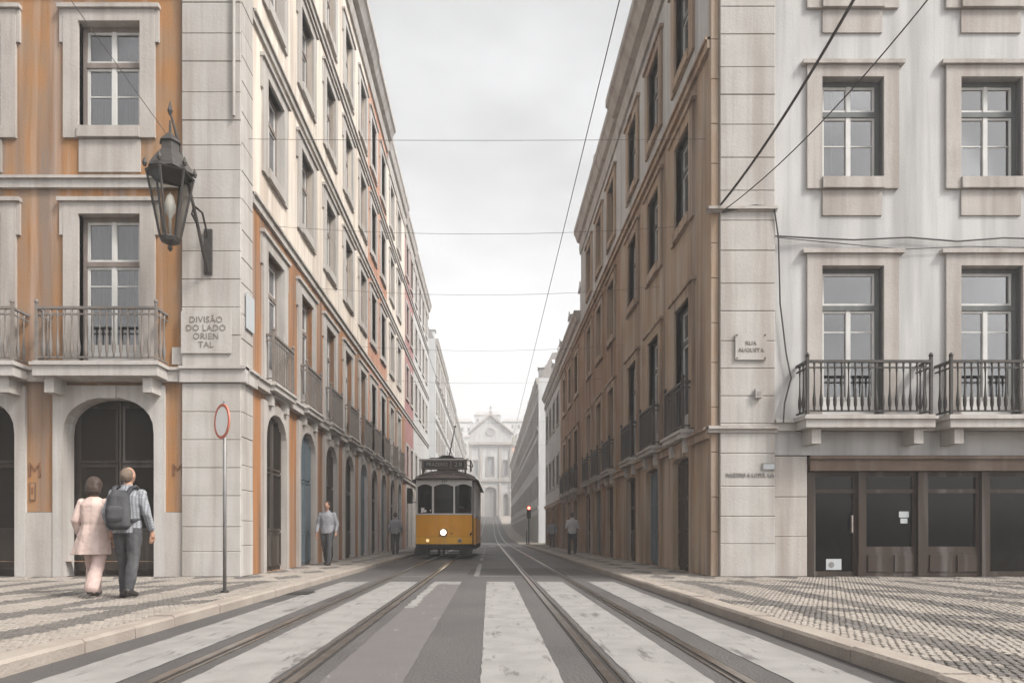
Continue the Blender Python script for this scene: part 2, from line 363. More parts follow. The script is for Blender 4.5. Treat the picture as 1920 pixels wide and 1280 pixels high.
def window_kit(key, w, h, th, om='frame_d', sm='frame_w', gm='glass', single_top=False, door=False, surround='stone', ears=True, curtain=None, detail=True, sill=True):
    """meshes of one kind of window; origin at the middle of the opening's foot on the wall plane"""
    k = {}; W2 = w/2; zt = h-th if th else h
    b = MB()                                                    # outer frame and transom
    for x0, x1 in ((-W2,-W2+.08),(W2-.08,W2)): b.box(x0,x1,.13,.23,0,h)
    b.box(-W2+.08,W2-.08,.13,.23,h-.09,h); b.box(-W2+.08,W2-.08,.13,.23,0,.05)
    if th: b.box(-W2+.08,W2-.08,.12,.23,zt-.05,zt+.05)
    k['frame'] = b.mesh('window', om)
    b = MB(); i0 = W2-.08; s = .05                              # sashes
    def sash(x0, x1, z0, z1): 
        b.box(x0,x0+s,.15,.20,z0,z1); b.box(x1-s,x1,.15,.20,z0,z1); b.box(x0+s,x1-s,.15,.20,z0,z0+s); b.box(x0+s,x1-s,.15,.20,z1-s,z1)
    lz = .05
    panes = []
    if door:
        b.box(-i0,i0,.155,.195,.05,.42); lz = .42
    for sg in (-1, 1):
        x0, x1 = (-i0, -.004) if sg < 0 else (.004, i0)
        sash(x0, x1, lz, zt-.05); zm = lz+(zt-lz)*(.74 if door else .52)
        if detail:
            b.box(x0+s,x1-s,.16,.19,zm-.012,zm+.012)
            panes += [(x0+s,x1-s,lz+s,zm-.012),(x0+s,x1-s,zm+.012,zt-.05-s)]
        else: panes += [(x0+s,x1-s,lz+s,zt-.05-s)]
    b.box(-.045,.045,.135,.15,lz,zt-.05)
    if th:
        if single_top: sash(-i0,i0,zt+.05,h-.09); panes.append((-i0+s,i0-s,zt+.05+s,h-.09-s))
        else:
            for x0, x1 in ((-i0,-.004),(.004,i0)): sash(x0,x1,zt+.05,h-.09); panes.append((x0+s,x1-s,zt+.05+s,h-.09-s))
            b.box(-.04,.04,.135,.15,zt+.05,h-.09)
    k['sash'] = b.mesh('sash', sm)
    k['panes'] = [MB().box(x0,x1,.172,.178,z0,z1).mesh('pane', gm) for x0,x1,z0,z1 in panes]
    if surround:
        b = MB(); t = .30; p = -.06
        b.box(-W2-t,-W2,p,.14,-.22 if sill else 0,h); b.box(W2,W2+t,p,.14,-.22 if sill else 0,h); b.box(-W2-t,W2+t,p,.14,h,h+.24)
        if ears: b.box(-W2-t-.08,-W2-t,p+.012,.1,h-.42,h+.24); b.box(W2+t,W2+t+.08,p+.012,.1,h-.42,h+.24)
        b.box(-W2-t-.1,W2+t+.1,p-.05,.05,h+.24,h+.32)
        k['surround'] = b.mesh('surround', surround)
        if sill: k['sill'] = MB().box(-W2,W2,-.10,.23,-.22,0).mesh('sill', surround)
    if curtain:
        b = MB(); n = 26
        for x0, x1 in curtain:
            vs = []
            for i in range(n+1):
                x = -i0+2*i0*(x0+(x1-x0)*i/n); y = .33+.03*math.sin(i*1.9)+.012*math.sin(i*4.3); vs += [(x,y,.1),(x,y,h-.06)]
            b.add(vs, [(2*i,2*i+2,2*i+3,2*i+1) for i in range(n)])
        k['curtain'] = b.mesh('curtain', 'curtain')
    WK[key] = k; return k
def place_window(key, root, loc, rz):
    k = WK[key]; f = put(k['frame'], 'window', root, loc, rz)
    put(k['sash'], 'sash', f)
    for p in k['panes']: put(p, 'pane', f)
    for nm in ('surround', 'sill', 'curtain'):
        if nm in k: put(k[nm], nm, f)
    return f
BAL = MB().lathe([(.022,0),(.022,.08),(.034,.12),(.038,.22),(.022,.34),(.014,.5),(.014,.7),(.022,.78),(.024,.9)], n=6).mesh('baluster', 'iron_l', True)
BALD = MB().lathe([(.022,0),(.022,.08),(.034,.12),(.038,.22),(.022,.34),(.014,.5),(.014,.7),(.022,.78),(.024,.9)], n=6).mesh('baluster', 'iron', True)
def balcony(root, loc, rz, w, proj=.55, n=16, slab=.25, single=True, mesh=BAL, m='iron_l', rh=1.06):
    """slab with iron railing; origin at the middle of the slab's top edge on the wall plane"""
    h = w/2; b = MB(); b.box(-h,h,-proj,-.002,-slab,0); b.box(-h-.04,h+.04,-proj-.04,-.002,-.09,-.03)
    for x in (-h+.25, h-.25): b.box(x-.09,x+.09,-proj+.12,-.002,-slab-.3,-slab)
    o = b.build('balcony', 'stone_w', root, loc, rz)
    b = MB(); y = -proj+.06
    for z0, z1, hw in ((.06,.09,.015),(rh-.05,rh,.03),(rh-.16,rh-.13,.012)):
        b.box(-h+.04,h-.04,y-hw,y+hw,z0,z1)
        for x in (-h+.05, h-.05): b.box(x-hw,x+hw,y+hw,-.02,z0,z1)
    for x in (-h+.05, h-.05): b.box(x-.025,x+.025,y-.025,y+.025,0,rh+.06); b.lathe([(.03,rh+.06),(.045,rh+.09),(.03,rh+.13),(.005,rh+.15)], (x,y,0), 8)
    xs = [-h+.05+(w-.1)*(i+1)/(n+1) for i in range(n)]
    if not single:
        for x in xs: b.box(x-.012,x+.012,y-.012,y+.012,.09,rh-.05)
    b.build('railing', m, o)
    if single:
        for x in xs:
            q = put(mesh, 'baluster', o, (x,y,.06)); q.scale = (1,1,(rh-.1)/.9)
        for yy in (y+.17, y+.33):
            for x in (-h+.05, h-.05): q = put(mesh, 'baluster', o, (x,yy,.06)); q.scale = (1,1,(rh-.1)/.9)
    return o
def arch_mesh(w, h, rise, t, top, m, p=-.07, d=.30):
    """stone frame of an arched opening, square outside, elliptical inside"""
    W2 = w/2; n = 14; inn = [(-W2,0)]+[(-W2*math.cos(math.pi*i/n), h-rise+rise*math.sin(math.pi*i/n)**.8) for i in range(n+1)]+[(W2,0)]
    out = [(-W2-t,0)]
    for i in range(n+1):
        x = -W2*math.cos(math.pi*i/n)*1.0
        if i == 0: out.append((-W2-t, h-rise))
        elif i == n: out.append((W2+t, h-rise))
        else: out.append((max(-W2-t,min(W2+t,x*(W2+t)/W2)), h+top))
    out.append((W2+t,0)); out[2] = (-W2-t,h+top); out[n] = (W2+t,h+top)
    b = MB(); N = len(inn); vs = []
    for (a,c),(e,f) in zip(inn,out): vs += [(a,p,c),(e,p,f),(a,d,c),(e,0,f)]
    fs = []
    for i in range(N-1): fs += [(4*i,4*i+1,4*i+5,4*i+4),(4*i,4*i+4,4*i+6,4*i+2),(4*i+1,4*i+3,4*i+7,4*i+5)]
    b.add(vs, fs); b.box(-.16,.16,p-.04,.05,h-.03,h+top-.004)   # keystone
    return b.mesh('arch_surround', m)
def door_mesh(w, h, m, y=.42, gl=False):
    b = MB().use(m); W2 = w/2
    b.box(-W2,W2,y,y+.06,0,h)
    for sg in (-1,1):
        x0, x1 = (-W2+.1,-.05) if sg < 0 else (.05,W2-.1)
        for z0, z1 in ((.15,.85),(.98,h*.62),(h*.66,h-.15)): 
            b.use('room' if gl and z0 > .9 else m).box(x0+.05,x1-.05,y-.02,y-.001,z0,z1); b.use(m)
            for xa in (x0, x1-.05): b.box(xa,xa+.05,y-.045,y-.001,z0-.05,z1+.05)
            b.box(x0+.05,x1-.05,y-.045,y-.001,z0-.05,z0); b.box(x0+.05,x1-.05,y-.045,y-.001,z1,z1+.05)
    b.box(-.02,.02,y-.05,y-.001,0,h)
    return b.mesh('door', None)

window_kit('L1', 1.24, 3.05, .95, 'frame_g', 'frame_w', 'glass', door=True, surround='stone', sill=False, curtain=[(0,.36),(.62,1.0)])
window_kit('L2', 1.24, 2.12, .78, 'frame_g', 'frame_w', 'glass', surround='stone', curtain=[(0,.45),(.6,1.0)])
window_kit('R1', 1.24, 3.07, .80, 'frame_d', 'frame_w', 'glass', single_top=True, door=True, surround='stone', ears=False, sill=False)
window_kit('R2', 1.24, 2.02, .66, 'frame_d', 'frame_w', 'glass', surround='stone', ears=False, curtain=[(.52,1.0)])
window_kit('R2b', 1.24, 2.02, .66, 'frame_d', 'frame_w', 'glass', surround='stone', ears=False, curtain=[(0,.3)])
window_kit('sd', 1.2, 2.95, .8, 'frame_g', 'frame_w', 'darkglass', door=True, surround='stone_w', sill=False, detail=False)
window_kit('sw', 1.2, 2.0, .66, 'frame_g', 'frame_w', 'darkglass', surround='stone_w', detail=False)
window_kit('rd', 1.2, 2.95, .8, 'frame_d', 'frame_w', 'darkglass', door=True, surround='tan', sill=False, detail=False, ears=False)
window_kit('rw', 1.2, 2.0, .66, 'frame_d', 'frame_w', 'darkglass', surround='tan', detail=False, ears=False)
# plainer window for buildings far down the street
b = MB(); b.box(-.6,-.5,.1,.2,0,1.9); b.box(.5,.6,.1,.2,0,1.9); b.box(-.5,.5,.1,.2,1.8,1.9); b.box(-.5,.5,.1,.2,0,.1); b.box(-.04,.04,.1,.2,.1,1.8)
b.box(-.78,-.6,-.05,.1,-.15,2.05); b.box(.6,.78,-.05,.1,-.15,2.05); b.box(-.6,.6,-.05,.1,1.9,2.05); b.box(-.6,.6,-.08,.1,-.15,0)
WK['far'] = {'frame': b.mesh('window', 'stone_w'), 'sash': MB().box(-.5,.5,.155,.165,.1,1.8).mesh('pane', 'darkglass'), 'panes': []}
def place_far(root, loc, rz):
    f = put(WK['far']['frame'], 'window', root, loc, rz); put(WK['far']['sash'], 'pane', f); return f

def to_world(ox, oy, rz, u, v, w=0.0):
    """wall coordinates (along, up, outwards) to building coordinates"""
    return (ox+u*math.cos(rz)+w*math.sin(rz), oy+u*math.sin(rz)-w*math.cos(rz), v)
def blocks(root, ox, oy, rz, u0, u1, v0, v1, t, m, hs=(.5,.56,.62), back=.1):
    """a stone pier laid course by course"""
    ms = {}; v = v0
    while v < v1-.05:
        h = min(rnd.choice(hs), v1-v)
        if v1-(v+h) < .3: h = v1-v
        key = round(h,3)
        if key not in ms:
            b = MB(); g = .006; c = .012; x1 = u1-u0
            b.add([(0,back,0),(x1,back,0),(x1,back,h-g),(0,back,h-g),(0,-t+c,0),(x1,-t+c,0),(x1,-t+c,h-g),(0,-t+c,h-g),(c,-t,c),(x1-c,-t,c),(x1-c,-t,h-g-c),(c,-t,h-g-c)],
                  [(0,1,5,4),(1,2,6,5),(2,3,7,6),(3,0,4,7),(4,5,9,8),(5,6,10,9),(6,7,11,10),(7,4,8,11),(8,9,10,11),(0,3,2,1)])
            ms[key] = b.mesh('stone_block', m)
        put(ms[key], 'stone_block', root, to_world(ox,oy,rz,u0,v,rnd.uniform(-.004,.004)), rz); v += h
def band(root, ox, oy, rz, u0, u1, v0, v1, t, m, name='string_course'):
    b = MB(); b.box(u0,u1,-t,-.001,v0,v1); b.box(u0,u1,-t-.05,-.001,v1-.07,v1-.015); return b.build(name, m, root, to_world(ox,oy,rz,0,0), rz)
def cornice(root, ox, oy, rz, u0, u1, v, m, proj=.5, h=1.2):
    b = MB(); st = [(0,.08),(.25,.14),(.45,.10),(.5,.28),(.75,.42),(.8,.5),(1.0,.5)]
    vs = []; 
    for u in (u0,u1):
        vs += [(u,-.001,v)]+[(u,-p*proj/.5,v+f*h) for f,p in st]+[(u,-.001,v+h)]
    n = len(st)+2; b.add(vs, [(i,i+1,n+i+1,n+i) for i in range(n-1)]+[tuple(range(n)),tuple(range(n,2*n))]); return b.build('cornice', m, root, to_world(ox,oy,rz,0,0), rz)

# ------------------------------------------------------------------ left corner building
def rel(root, x, y): return (x-root.location.x, y-root.location.y)
XE = -16.0
LB = thing('corner_building', 'ochre corner building with white stone corner pier and large wall lantern, at the left', 'building', (FL, FZ, 0))
ox, oy = rel(LB, 0, FZ)                    # front wall: local u is world x
cols = (-7.645, -10.44, -13.24)
ops = [(c-.62-.34, c+.62+.34 if False else c+.95+.34, PH, 4.02) for c in ()]
aw, ah, at = 1.82, 3.6, .21
gops = [(c-aw/2-at, c+aw/2+at, PH, 3.95) for c in cols]
wall_sheet(XE, FL-1.16, 1.42, 4.02, [(a,c_,max(d,1.42-1),e) for a,c_,d,e in gops], .2).build('wall', 'ochre', LB, (ox,oy,0))
wall_sheet(XE, FL-1.16, 4.02, 8.16, [(c-.62,c+.62,4.35,7.40) for c in cols]).build('wall', 'ochre', LB, (ox,oy,0))
wall_sheet(XE, FL-1.16, 8.16, 11.9, [(c-.62,c+.62,9.15,11.27) for c in cols]).build('wall', 'ochre', LB, (ox,oy,0))
wall_sheet(XE, FL-1.16, 11.9, 15.7, [(c-.62,c+.62,12.9,15.02) for c in cols]).build('wall', 'ochre', LB, (ox,oy,0))
wall_sheet(XE, FL-1.16, 15.7, 19.5, [(c-.62,c+.62,16.5,18.62) for c in cols]).build('wall', 'ochre', LB, (ox,oy,0))
AM = arch_mesh(aw, ah, .75, at, .23, 'stone_w'); DM = door_mesh(aw+.1, ah, 'oak', gl=True)
for c in cols:
    put(AM, 'arch_surround', LB, (ox+c,oy,PH+.0)); put(DM, 'door', LB, (ox+c,oy,PH))
    place_window('L1', LB, (ox+c,oy,4.35), 0); place_window('L2', LB, (ox+c,oy,9.15), 0); place_window('L2', LB, (ox+c,oy,12.9), 0); place_window('L2', LB, (ox+c,oy,16.5), 0)
    balcony(LB, (ox+c,oy,4.33), 0, 2.42, .55, 16, .29)
    MB().box(-.62,.62,-.03,.04,-.9,-.24).build('apron_panel', 'stone', LB, (ox+c,oy,9.15))
# stone dado between the arches, one slab each
prev = FL-1.16
for c in cols:
    b = MB(); x0, x1 = c+aw/2+at+.004, prev-.004; b.box(x0,x1,-.05,.1,PH,1.41); b.build('plinth_slab', 'stone', LB, (ox,oy,0)); prev = c-aw/2-at
MB().box(XE,prev-.004,-.05,.1,PH,1.41).build('plinth_slab', 'stone', LB, (ox,oy,0))
band(LB, ox, oy, 0, XE, FL-1.16, 4.02, 4.31, .12, 'stone_w'); band(LB, ox, oy, 0, XE, FL-1.16, 7.92, 8.16, .07, 'stone_w'); band(LB, ox, oy, 0, XE, FL-1.16, 11.85, 12.05, .07, 'stone_w')
blocks(LB, ox, oy, 0, FL-1.16, FL+.02, PH, 4.0, .10, 'stone_w'); blocks(LB, ox, oy, 0, FL-1.16, FL+.02, 4.33, 19.5, .10, 'stone_w')
band(LB, ox, oy, 0, FL-1.18, FL+.14, 4.0, 4.33, .16, 'stone_w')
cornice(LB, ox, oy, 0, XE, FL+.5, 19.5, 'stone_w')
MB().box(-6.22,-5.93,-.05,.02,4.38,4.72).build('corbel_stone', 'stone_w', LB, (ox-.16,oy,0))
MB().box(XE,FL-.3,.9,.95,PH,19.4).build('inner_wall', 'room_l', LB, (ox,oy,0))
# street side of it
LZ = 28.0; rz = R(90); so_x, so_y = rel(LB, FL, FZ)
def street_side(root, fx, side, y0, y1, spec, first=1.9, pitch=2.85, skip=0):
    """the wall along the street, from y0 to y1; side -1 left street wall (faces +x), +1 right street wall (faces -x)"""
    rz = R(90) if side < 0 else R(-90); L = y1-y0
    oxx, oyy = rel(root, fx, y0 if side < 0 else y1)
    n = max(1, int((L-first-.9)/pitch)+1); us = [first+i*pitch for i in range(n)]
    if side > 0: us = [L-u for u in us]
    u_lo, u_hi = (skip, L) if side < 0 else (0, L-skip)
    P = lambda u, v, w=0: to_world(oxx, oyy, rz, u, v, w)
    for st in spec:
        z0, z1, wm = st['z0'], st['z1'], st['wall']; kind = st['kind']
        if kind == 'arch':
            w, h = st.get('w', 1.65), st['h']; ops = [(u-w/2-.2,u+w/2+.2,z0,h+z0+.2) for u in us]
            wall_sheet(u_lo,u_hi,z0,z1,ops,.2).build('wall', wm, root, P(0,0), rz)
            am = arch_mesh(w,h,st.get('rise',.7),.2,.2,st['stone'],-.07,.10); dms = [door_mesh(w+.08,h,m,.10,gl=g_) for m,g_ in (('oak',True),('bluedoor',False),('oak',False))]
            for i,u in enumerate(us): put(am,'arch_surround',root,P(u,z0),rz); put(dms[st.get('seq',(0,1,2))[i % 3]],'door',root,P(u,z0),rz)
        else:
            k = st['kit']; hb, hh = st['hb'], st['hh']
            ops = [(u-.6,u+.6,hb,hb+hh) for u in us]
            wall_sheet(u_lo,u_hi,z0,z1,ops).build('wall', wm, root, P(0,0), rz)
            for u in us:
                if k == 'far': place_far(root, P(u,hb), rz)
                else: place_window(k, root, P(u,hb), rz)
                if st.get('balc') == 'each': balcony(root, P(u,hb-.02), rz, 1.62, .28, 10, .2, False, m=st.get('iron','iron_l'))
        if st.get('band'): band(root, oxx, oyy, rz, u_lo, u_hi, z1-.24, z1, st.get('bt',.12), st['band'])
    return oxx, oyy, rz, L
def spec_left(lo, up, kit=('sd','sw'), top=19.5, balc=True):
    return [dict(z0=PH,z1=4.31,wall=lo,kind='arch',h=3.6,w=1.5,stone='stone',band='stone_w',bt=.16),
            dict(z0=4.31,z1=8.16,wall=lo,kind='win',kit=kit[0],hb=4.36,hh=2.95 if kit[0] != 'far' else 1.9,balc='each' if balc else None,band='stone_w',bt=.06),
            dict(z0=8.16,z1=12.0,wall=up,kind='win',kit=kit[1],hb=9.15,hh=2.0 if kit[1] != 'far' else 1.9,band='stone_w',bt=.06),
            dict(z0=12.0,z1=15.8,wall=up,kind='win',kit=kit[1],hb=12.9,hh=2.0 if kit[1] != 'far' else 1.9,band='stone_w',bt=.06),
            dict(z0=15.8,z1=top,wall=up,kind='win',kit=kit[1],hb=16.5,hh=2.0 if kit[1] != 'far' else 1.9)]
def finish(root, fx, side, y0, y1, top, m='stone_w', proj=.5, h=1.2, roof='zinc', depth=9.0, roof_h=2.4, dormers=2, ends=(True,True)):
    rz = R(90) if side < 0 else R(-90); oxx, oyy = rel(root, fx, y0 if side < 0 else y1); L = y1-y0
    cornice(root, oxx, oyy, rz, 0, L, top, m, proj, h); z = top+h
    b = MB(); b.add([(0,.1,z),(L,.1,z),(L,depth,z),(0,depth,z),(0,1.3,z+roof_h),(L,1.3,z+roof_h),(L,depth-1,z+roof_h+.3),(0,depth-1,z+roof_h+.3)],
        [(0,1,5,4),(1,2,6,5),(2,3,7,6),(3,0,4,7),(4,5,6,7)]); r = b.build('roof', roof, root, to_world(oxx,oyy,rz,0,0), rz)
    for i in range(dormers):
        u = L*(i+.5)/dormers; b = MB(); b.box(u-.6,u+.6,.35,2.2,z+.2,z+1.9); b.add([(u-.75,.25,z+1.9),(u+.75,.25,z+1.9),(u,.25,z+2.35),(u-.75,2.4,z+1.9),(u+.75,2.4,z+1.9),(u,2.4,z+2.35)],[(0,1,2),(3,5,4),(0,2,5,3),(1,4,5,2),(0,3,4,1)])
        b.build('dormer', 'pale_grey', r)
    u = L*.8; MB().box(u-.5,u+.5,2.2,3.0,z+roof_h-.5,z+roof_h+1.6).build('chimney', 'pale_grey', r)
    # party walls and back close the volume
    b = MB()
    if ends[0]: b.quad((.003,.002,0),(.003,depth,0),(.003,depth,z),(.003,.002,z))
    if ends[1]: b.quad((L-.003,.002,0),(L-.003,.002,z),(L-.003,depth,z),(L-.003,depth,0))
    b.quad((0,depth,0),(L,depth,0),(L,depth,z),(0,depth,z))
    b.build('party_wall', 'pale_grey', root, to_world(oxx,oyy,rz,0,0), rz)
street_side(LB, FL, -1, FZ, LZ, spec_left('ochre_brown', 'cream'), 2.1, 2.75, .55)
band(LB, so_x, so_y, rz, .052, .552, 4.0, 4.33, .14, 'stone_w'); blocks(LB, so_x, so_y, rz, -.08, .55, PH, 4.0, .04, 'stone_w'); blocks(LB, so_x, so_y, rz, -.08, .55, 4.33, 19.5, .04, 'stone_w')
finish(LB, FL, -1, FZ, LZ, 19.5, ends=(False,True))
MB().box(.3,11-.1,.95,9,19.5,20.7).build('attic_wall', 'pale_grey', LB, (XE-FL,0,0))
MB().box(XE-FL,-.4,.3,.34,19.5,20.65).build('attic_wall', 'pale_grey', LB)
# drainpipe on the corner pier
MB().tube([(FL-.10-FL,-.15,9.3),(FL-.10-FL,-.15,19.6)], .032, 8).build('drainpipe', 'stone_w', LB)
# row of houses behind it
def house(name_label, fx, side, y0, y1, spec, top, fin, first=1.6, pitch=2.7, name='townhouse'):
    r = thing(name, name_label, 'building', (fx, y0, 0)); street_side(r, fx, side, y0, y1, spec, first, pitch); finish(r, fx, side, y0, y1, top, **fin); return r
house('salmon red townhouse joined to the far end of the ochre corner building', FL, -1, LZ, 33.2, spec_left('salmon','salmon'), 19.5, dict(proj=.45,dormers=1), 1.3, 2.6)
house('cream townhouse between the salmon and wine pink houses, left of the tram', FL, -1, 33.2, 40.2, spec_left('ochre_brown','cream'), 19.0, dict(proj=.3), 1.6, 2.7)
house('narrow wine pink townhouse above the tram at the left side of the street', FL, -1, 40.2, 44.8, spec_left('wine','wine',('far','far'),19.0,False), 18.6, dict(proj=.3,dormers=1), 1.2, 2.3)
house('white townhouse closing the left block before the crossing behind the tram', FL, -1, 44.8, 55.6, spec_left('white_wall','white_wall',('far','far'),18.4,False), 18.4, dict(proj=.3,roof='tile_g'), 1.5, 2.5)
y = 65.5  # pale walls of these far houses carry distance haze in their colour
for i, (L, c, lab) in enumerate(((17,'white_wall','first pale house past the crossing on the left side, seen over the tram'),(19,'pale_grey','second hazy grey house past the crossing on the left side'),(22,'white_wall','third hazy white house past the crossing on the left side'),(24,'pale_grey','last hazy house on the left side before the church'))):
    house(lab, FL-.2, -1, y, y+L-.05, spec_left(c,c,('far','far'),18.5,False), 18.5-.4*i, dict(proj=.3,roof='tile_g'), 1.6, 2.9); y += L

# ------------------------------------------------------------------ right corner building
RB = thing('corner_building', 'white corner building with stone corner pier and brown wooden shopfront, at the right', 'building', (FR, FZ, 0))
ox, oy = rel(RB, 0, FZ); XR = 16.0; rc = (7.30, 10.09, 12.88)
PX0, PX1 = FR, 5.72
wall_sheet(PX1, XR, 2.56, 7.35, [(c-.62,c+.62,3.29,6.36) for c in rc]).build('wall', 'white_wall', RB, (ox,oy,0))
wall_sheet(PX1, XR, 7.35, 11.0, [(c-.62,c+.62,8.13,10.15) for c in rc]).build('wall', 'white_wall', RB, (ox,oy,0))
wall_sheet(PX1, XR, 11.0, 14.6, [(c-.62,c+.62,11.75,13.77) for c in rc]).build('wall', 'white_wall', RB, (ox,oy,0))
for i, c in enumerate(rc):
    place_window('R1', RB, (ox+c,oy,3.29), 0); place_window('R2' if i else 'R2b', RB, (ox+c,oy,8.13), 0); place_window('R2b' if i else 'R2', RB, (ox+c,oy,11.75), 0)
    balcony(RB, (ox+c+.08,oy,3.29), 0, 2.5, .55, 17, .25, mesh=BALD, m='iron')
    MB().box(-.60,.60,-.03,.04,-.75,-.24).build('apron_panel', 'stone', RB, (ox+c,oy,8.13)); MB().box(-.60,.60,-.03,.04,-.7,-.24).build('apron_panel', 'stone', RB, (ox+c,oy,11.75))
band(RB, ox, oy, 0, PX1, XR, 3.04, 3.27, .09, 'stone_w')
blocks(RB, ox, oy, 0, PX0+.15, PX1, PH, 14.6, .09, 'stone_w', (.55,.6,.66)); blocks(RB, ox, oy, 0, PX0-.02, PX0+.148, PH, 14.6, .03, 'tan', (.8,.9,.7))
band(RB, ox, oy, 0, PX0-.1, PX1+.03, 3.0, 3.14, .115, 'stone'); band(RB, ox, oy, 0, PX0-.1, PX1+.03, 7.42, 7.52, .115, 'stone')
cornice(RB, ox, oy, 0, FR-.5, XR, 14.6, 'stone_w')
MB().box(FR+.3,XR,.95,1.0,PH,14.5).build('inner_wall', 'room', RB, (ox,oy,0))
# shopfront
blocks(RB, ox, oy, 0, PX1+.004, 6.38, PH, 2.54, .05, 'stone', (.6,.7,.8))
MB().box(6.42,XR,-.10,.3,2.24,2.52).build('shop_fascia', 'fascia', RB, (ox,oy,0)); MB().box(6.40,XR,-.16,-.101,2.47,2.54).build('fascia_moulding', 'fascia', RB, (ox,oy,0))
for x0, x1 in ((6.40,6.52),(7.42,7.55),(8.62,8.8),(9.9,10.05),(11.2,11.35),(12.6,12.8)):
    MB().box(x0,x1,-.04,.16,PH,2.235).build('shop_post', 'shop', RB, (ox,oy,0))
for x0, x1, door in ((6.52,7.42,True),(7.55,8.62,False),(8.8,9.9,False),(10.05,11.2,True),(11.35,12.6,False)):
    b = MB(); z0 = PH if door else .62
    if not door:
        b.box(x0,x1,.02,.12,PH,.62)
        for k in range(2):
            xa = x0+.08+(x1-x0)/2*k; b.box(xa,xa+(x1-x0)/2-.16,-.005,.019,PH+.1,.55)
    b.box(x0,x0+.07,.04,.12,z0,2.235); b.box(x1-.07,x1,.04,.12,z0,2.235); b.box(x0+.07,x1-.07,.04,.12,z0,z0+.1); b.box(x0+.07,x1-.07,.04,.12,1.80,1.88); b.box(x0+.07,x1-.07,.04,.12,2.13,2.235)
    f = b.build('shop_door' if door else 'shop_window', 'shop', RB, (ox,oy,0))
    MB().box(x0+.07,x1-.07,.075,.085,z0+.1,1.80).build('pane', 'shopglass', f); MB().box(x0+.07,x1-.07,.075,.085,1.88,2.13).build('pane', 'shopglass', f)
    if door: MB().box(x1-.13,x1-.10,-.02,.04,1.0,1.35).build('handle', 'rail', f)
MB().box(12.8,XR,0,.1,PH,2.235).build('wall', 'tan', RB, (ox,oy,0))
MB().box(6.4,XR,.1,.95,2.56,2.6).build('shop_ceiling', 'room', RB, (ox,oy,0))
# street side
RZ = 42.0
spec_r = [dict(z0=PH,z1=3.14,wall='tan',kind='arch',h=2.62,rise=.12,w=1.35,stone='tan',band='tan',bt=.1,seq=(2,1,0)),
          dict(z0=3.14,z1=7.4,wall='tan',kind='win',kit='rd',hb=3.3,hh=2.95,balc='each',iron='iron'),
          dict(z0=7.4,z1=11.0,wall='tan',kind='win',kit='rw',hb=8.13,hh=2.0,band='tan',bt=.08),
          dict(z0=11.0,z1=14.6,wall='white_wall',kind='win',kit='rw',hb=11.75,hh=2.0)]
def respec(sp, lo, up=None, kit=None):
    out = []
    for i, s_ in enumerate(sp):
        d = dict(s_); d['wall'] = (up or lo) if i == len(sp)-1 or (up and i >= (3 if up != 'hi' else 9)) else lo
        if kit and d['kind'] == 'win': d['kit'] = kit; d['hh'] = 1.9; d.pop('balc', None)
        out.append(d)
    return out
street_side(RB, FR, 1, FZ, 23.4, spec_r, 2.0, 2.75, .0)
finish(RB, FR, 1, FZ, 23.4, 14.6, roof='zinc', roof_h=2.6, ends=(True,False))
r2 = thing('townhouse', 'brown townhouse joined to the far end of the white corner building at right', 'building', (FR, 23.4, 0))
street_side(r2, FR, 1, 23.4, 33.4, respec(spec_r,'brown','white_wall'), 1.6, 2.75); finish(r2, FR, 1, 23.4, 33.4, 14.6, proj=.35)
r3 = thing('townhouse', 'lower dark brown townhouse with zinc roof, middle of the right block', 'building', (FR, 33.4, 0))
street_side(r3, FR, 1, 33.4, 43.0, respec(spec_r,'brown')[:3], 1.6, 2.75); finish(r3, FR, 1, 33.4, 43.0, 11.0, proj=.35, roof='zinc', h=.9, roof_h=1.6)
sp4 = [dict(spec_r[0]), dict(spec_r[1], kit='far', hh=1.9, hb=4.2, wall='white_wall', balc=None), dict(spec_r[2], kit='far', hh=1.9, wall='white_wall', band='stone_w'), dict(spec_r[3], kit='far', hh=1.9)]
sp4[0]['wall'] = 'brown'; sp4[0]['stone'] = 'brown'
r4 = thing('townhouse', 'white townhouse with brown ground floor closing the right block at the traffic light', 'building', (FR, 43.0, 0))
street_side(r4, FR, 1, 43.0, 54.6, sp4[:3], 1.6, 2.75); finish(r4, FR, 1, 43.0, 54.6, 11.0, proj=.3, h=.8, roof_h=1.4)
sp5 = [dict(spec_r[0], wall='pale_grey', stone='stone_w', band='stone_w', z1=3.6), dict(spec_r[1], z0=3.6, kit='far', hh=1.9, hb=4.6, wall='white_wall', balc=None), dict(spec_r[2], kit='far', hh=1.9, wall='white_wall', band='stone_w'),
       dict(spec_r[3], kit='far', hh=1.9)]
y = 65.0  # white paint on the far right houses stands in for thicker haze
for i, (L, lab) in enumerate(((18,'first pale house past the crossing on the right side'),(20,'second hazy white house past the crossing on the right side'),(22,'third hazy white house past the crossing on the right side'),(24,'last hazy house on the right side before the church'))):
    h = thing('townhouse', lab, 'building', (FR+.2, y, 0)); street_side(h, FR+.2, 1, y, y+L-.05, sp5, 1.6, 2.9); finish(h, FR+.2, 1, y, y+L-.05, 14.6, proj=.3, roof='tile_g'); y += L
MB().box(.3,11.4,.95,9,14.6,15.8).build('attic_wall', 'pale_grey', RB)
MB().box(.4,XR-FR,.3,.34,14.6,15.75).build('attic_wall', 'pale_grey', RB)

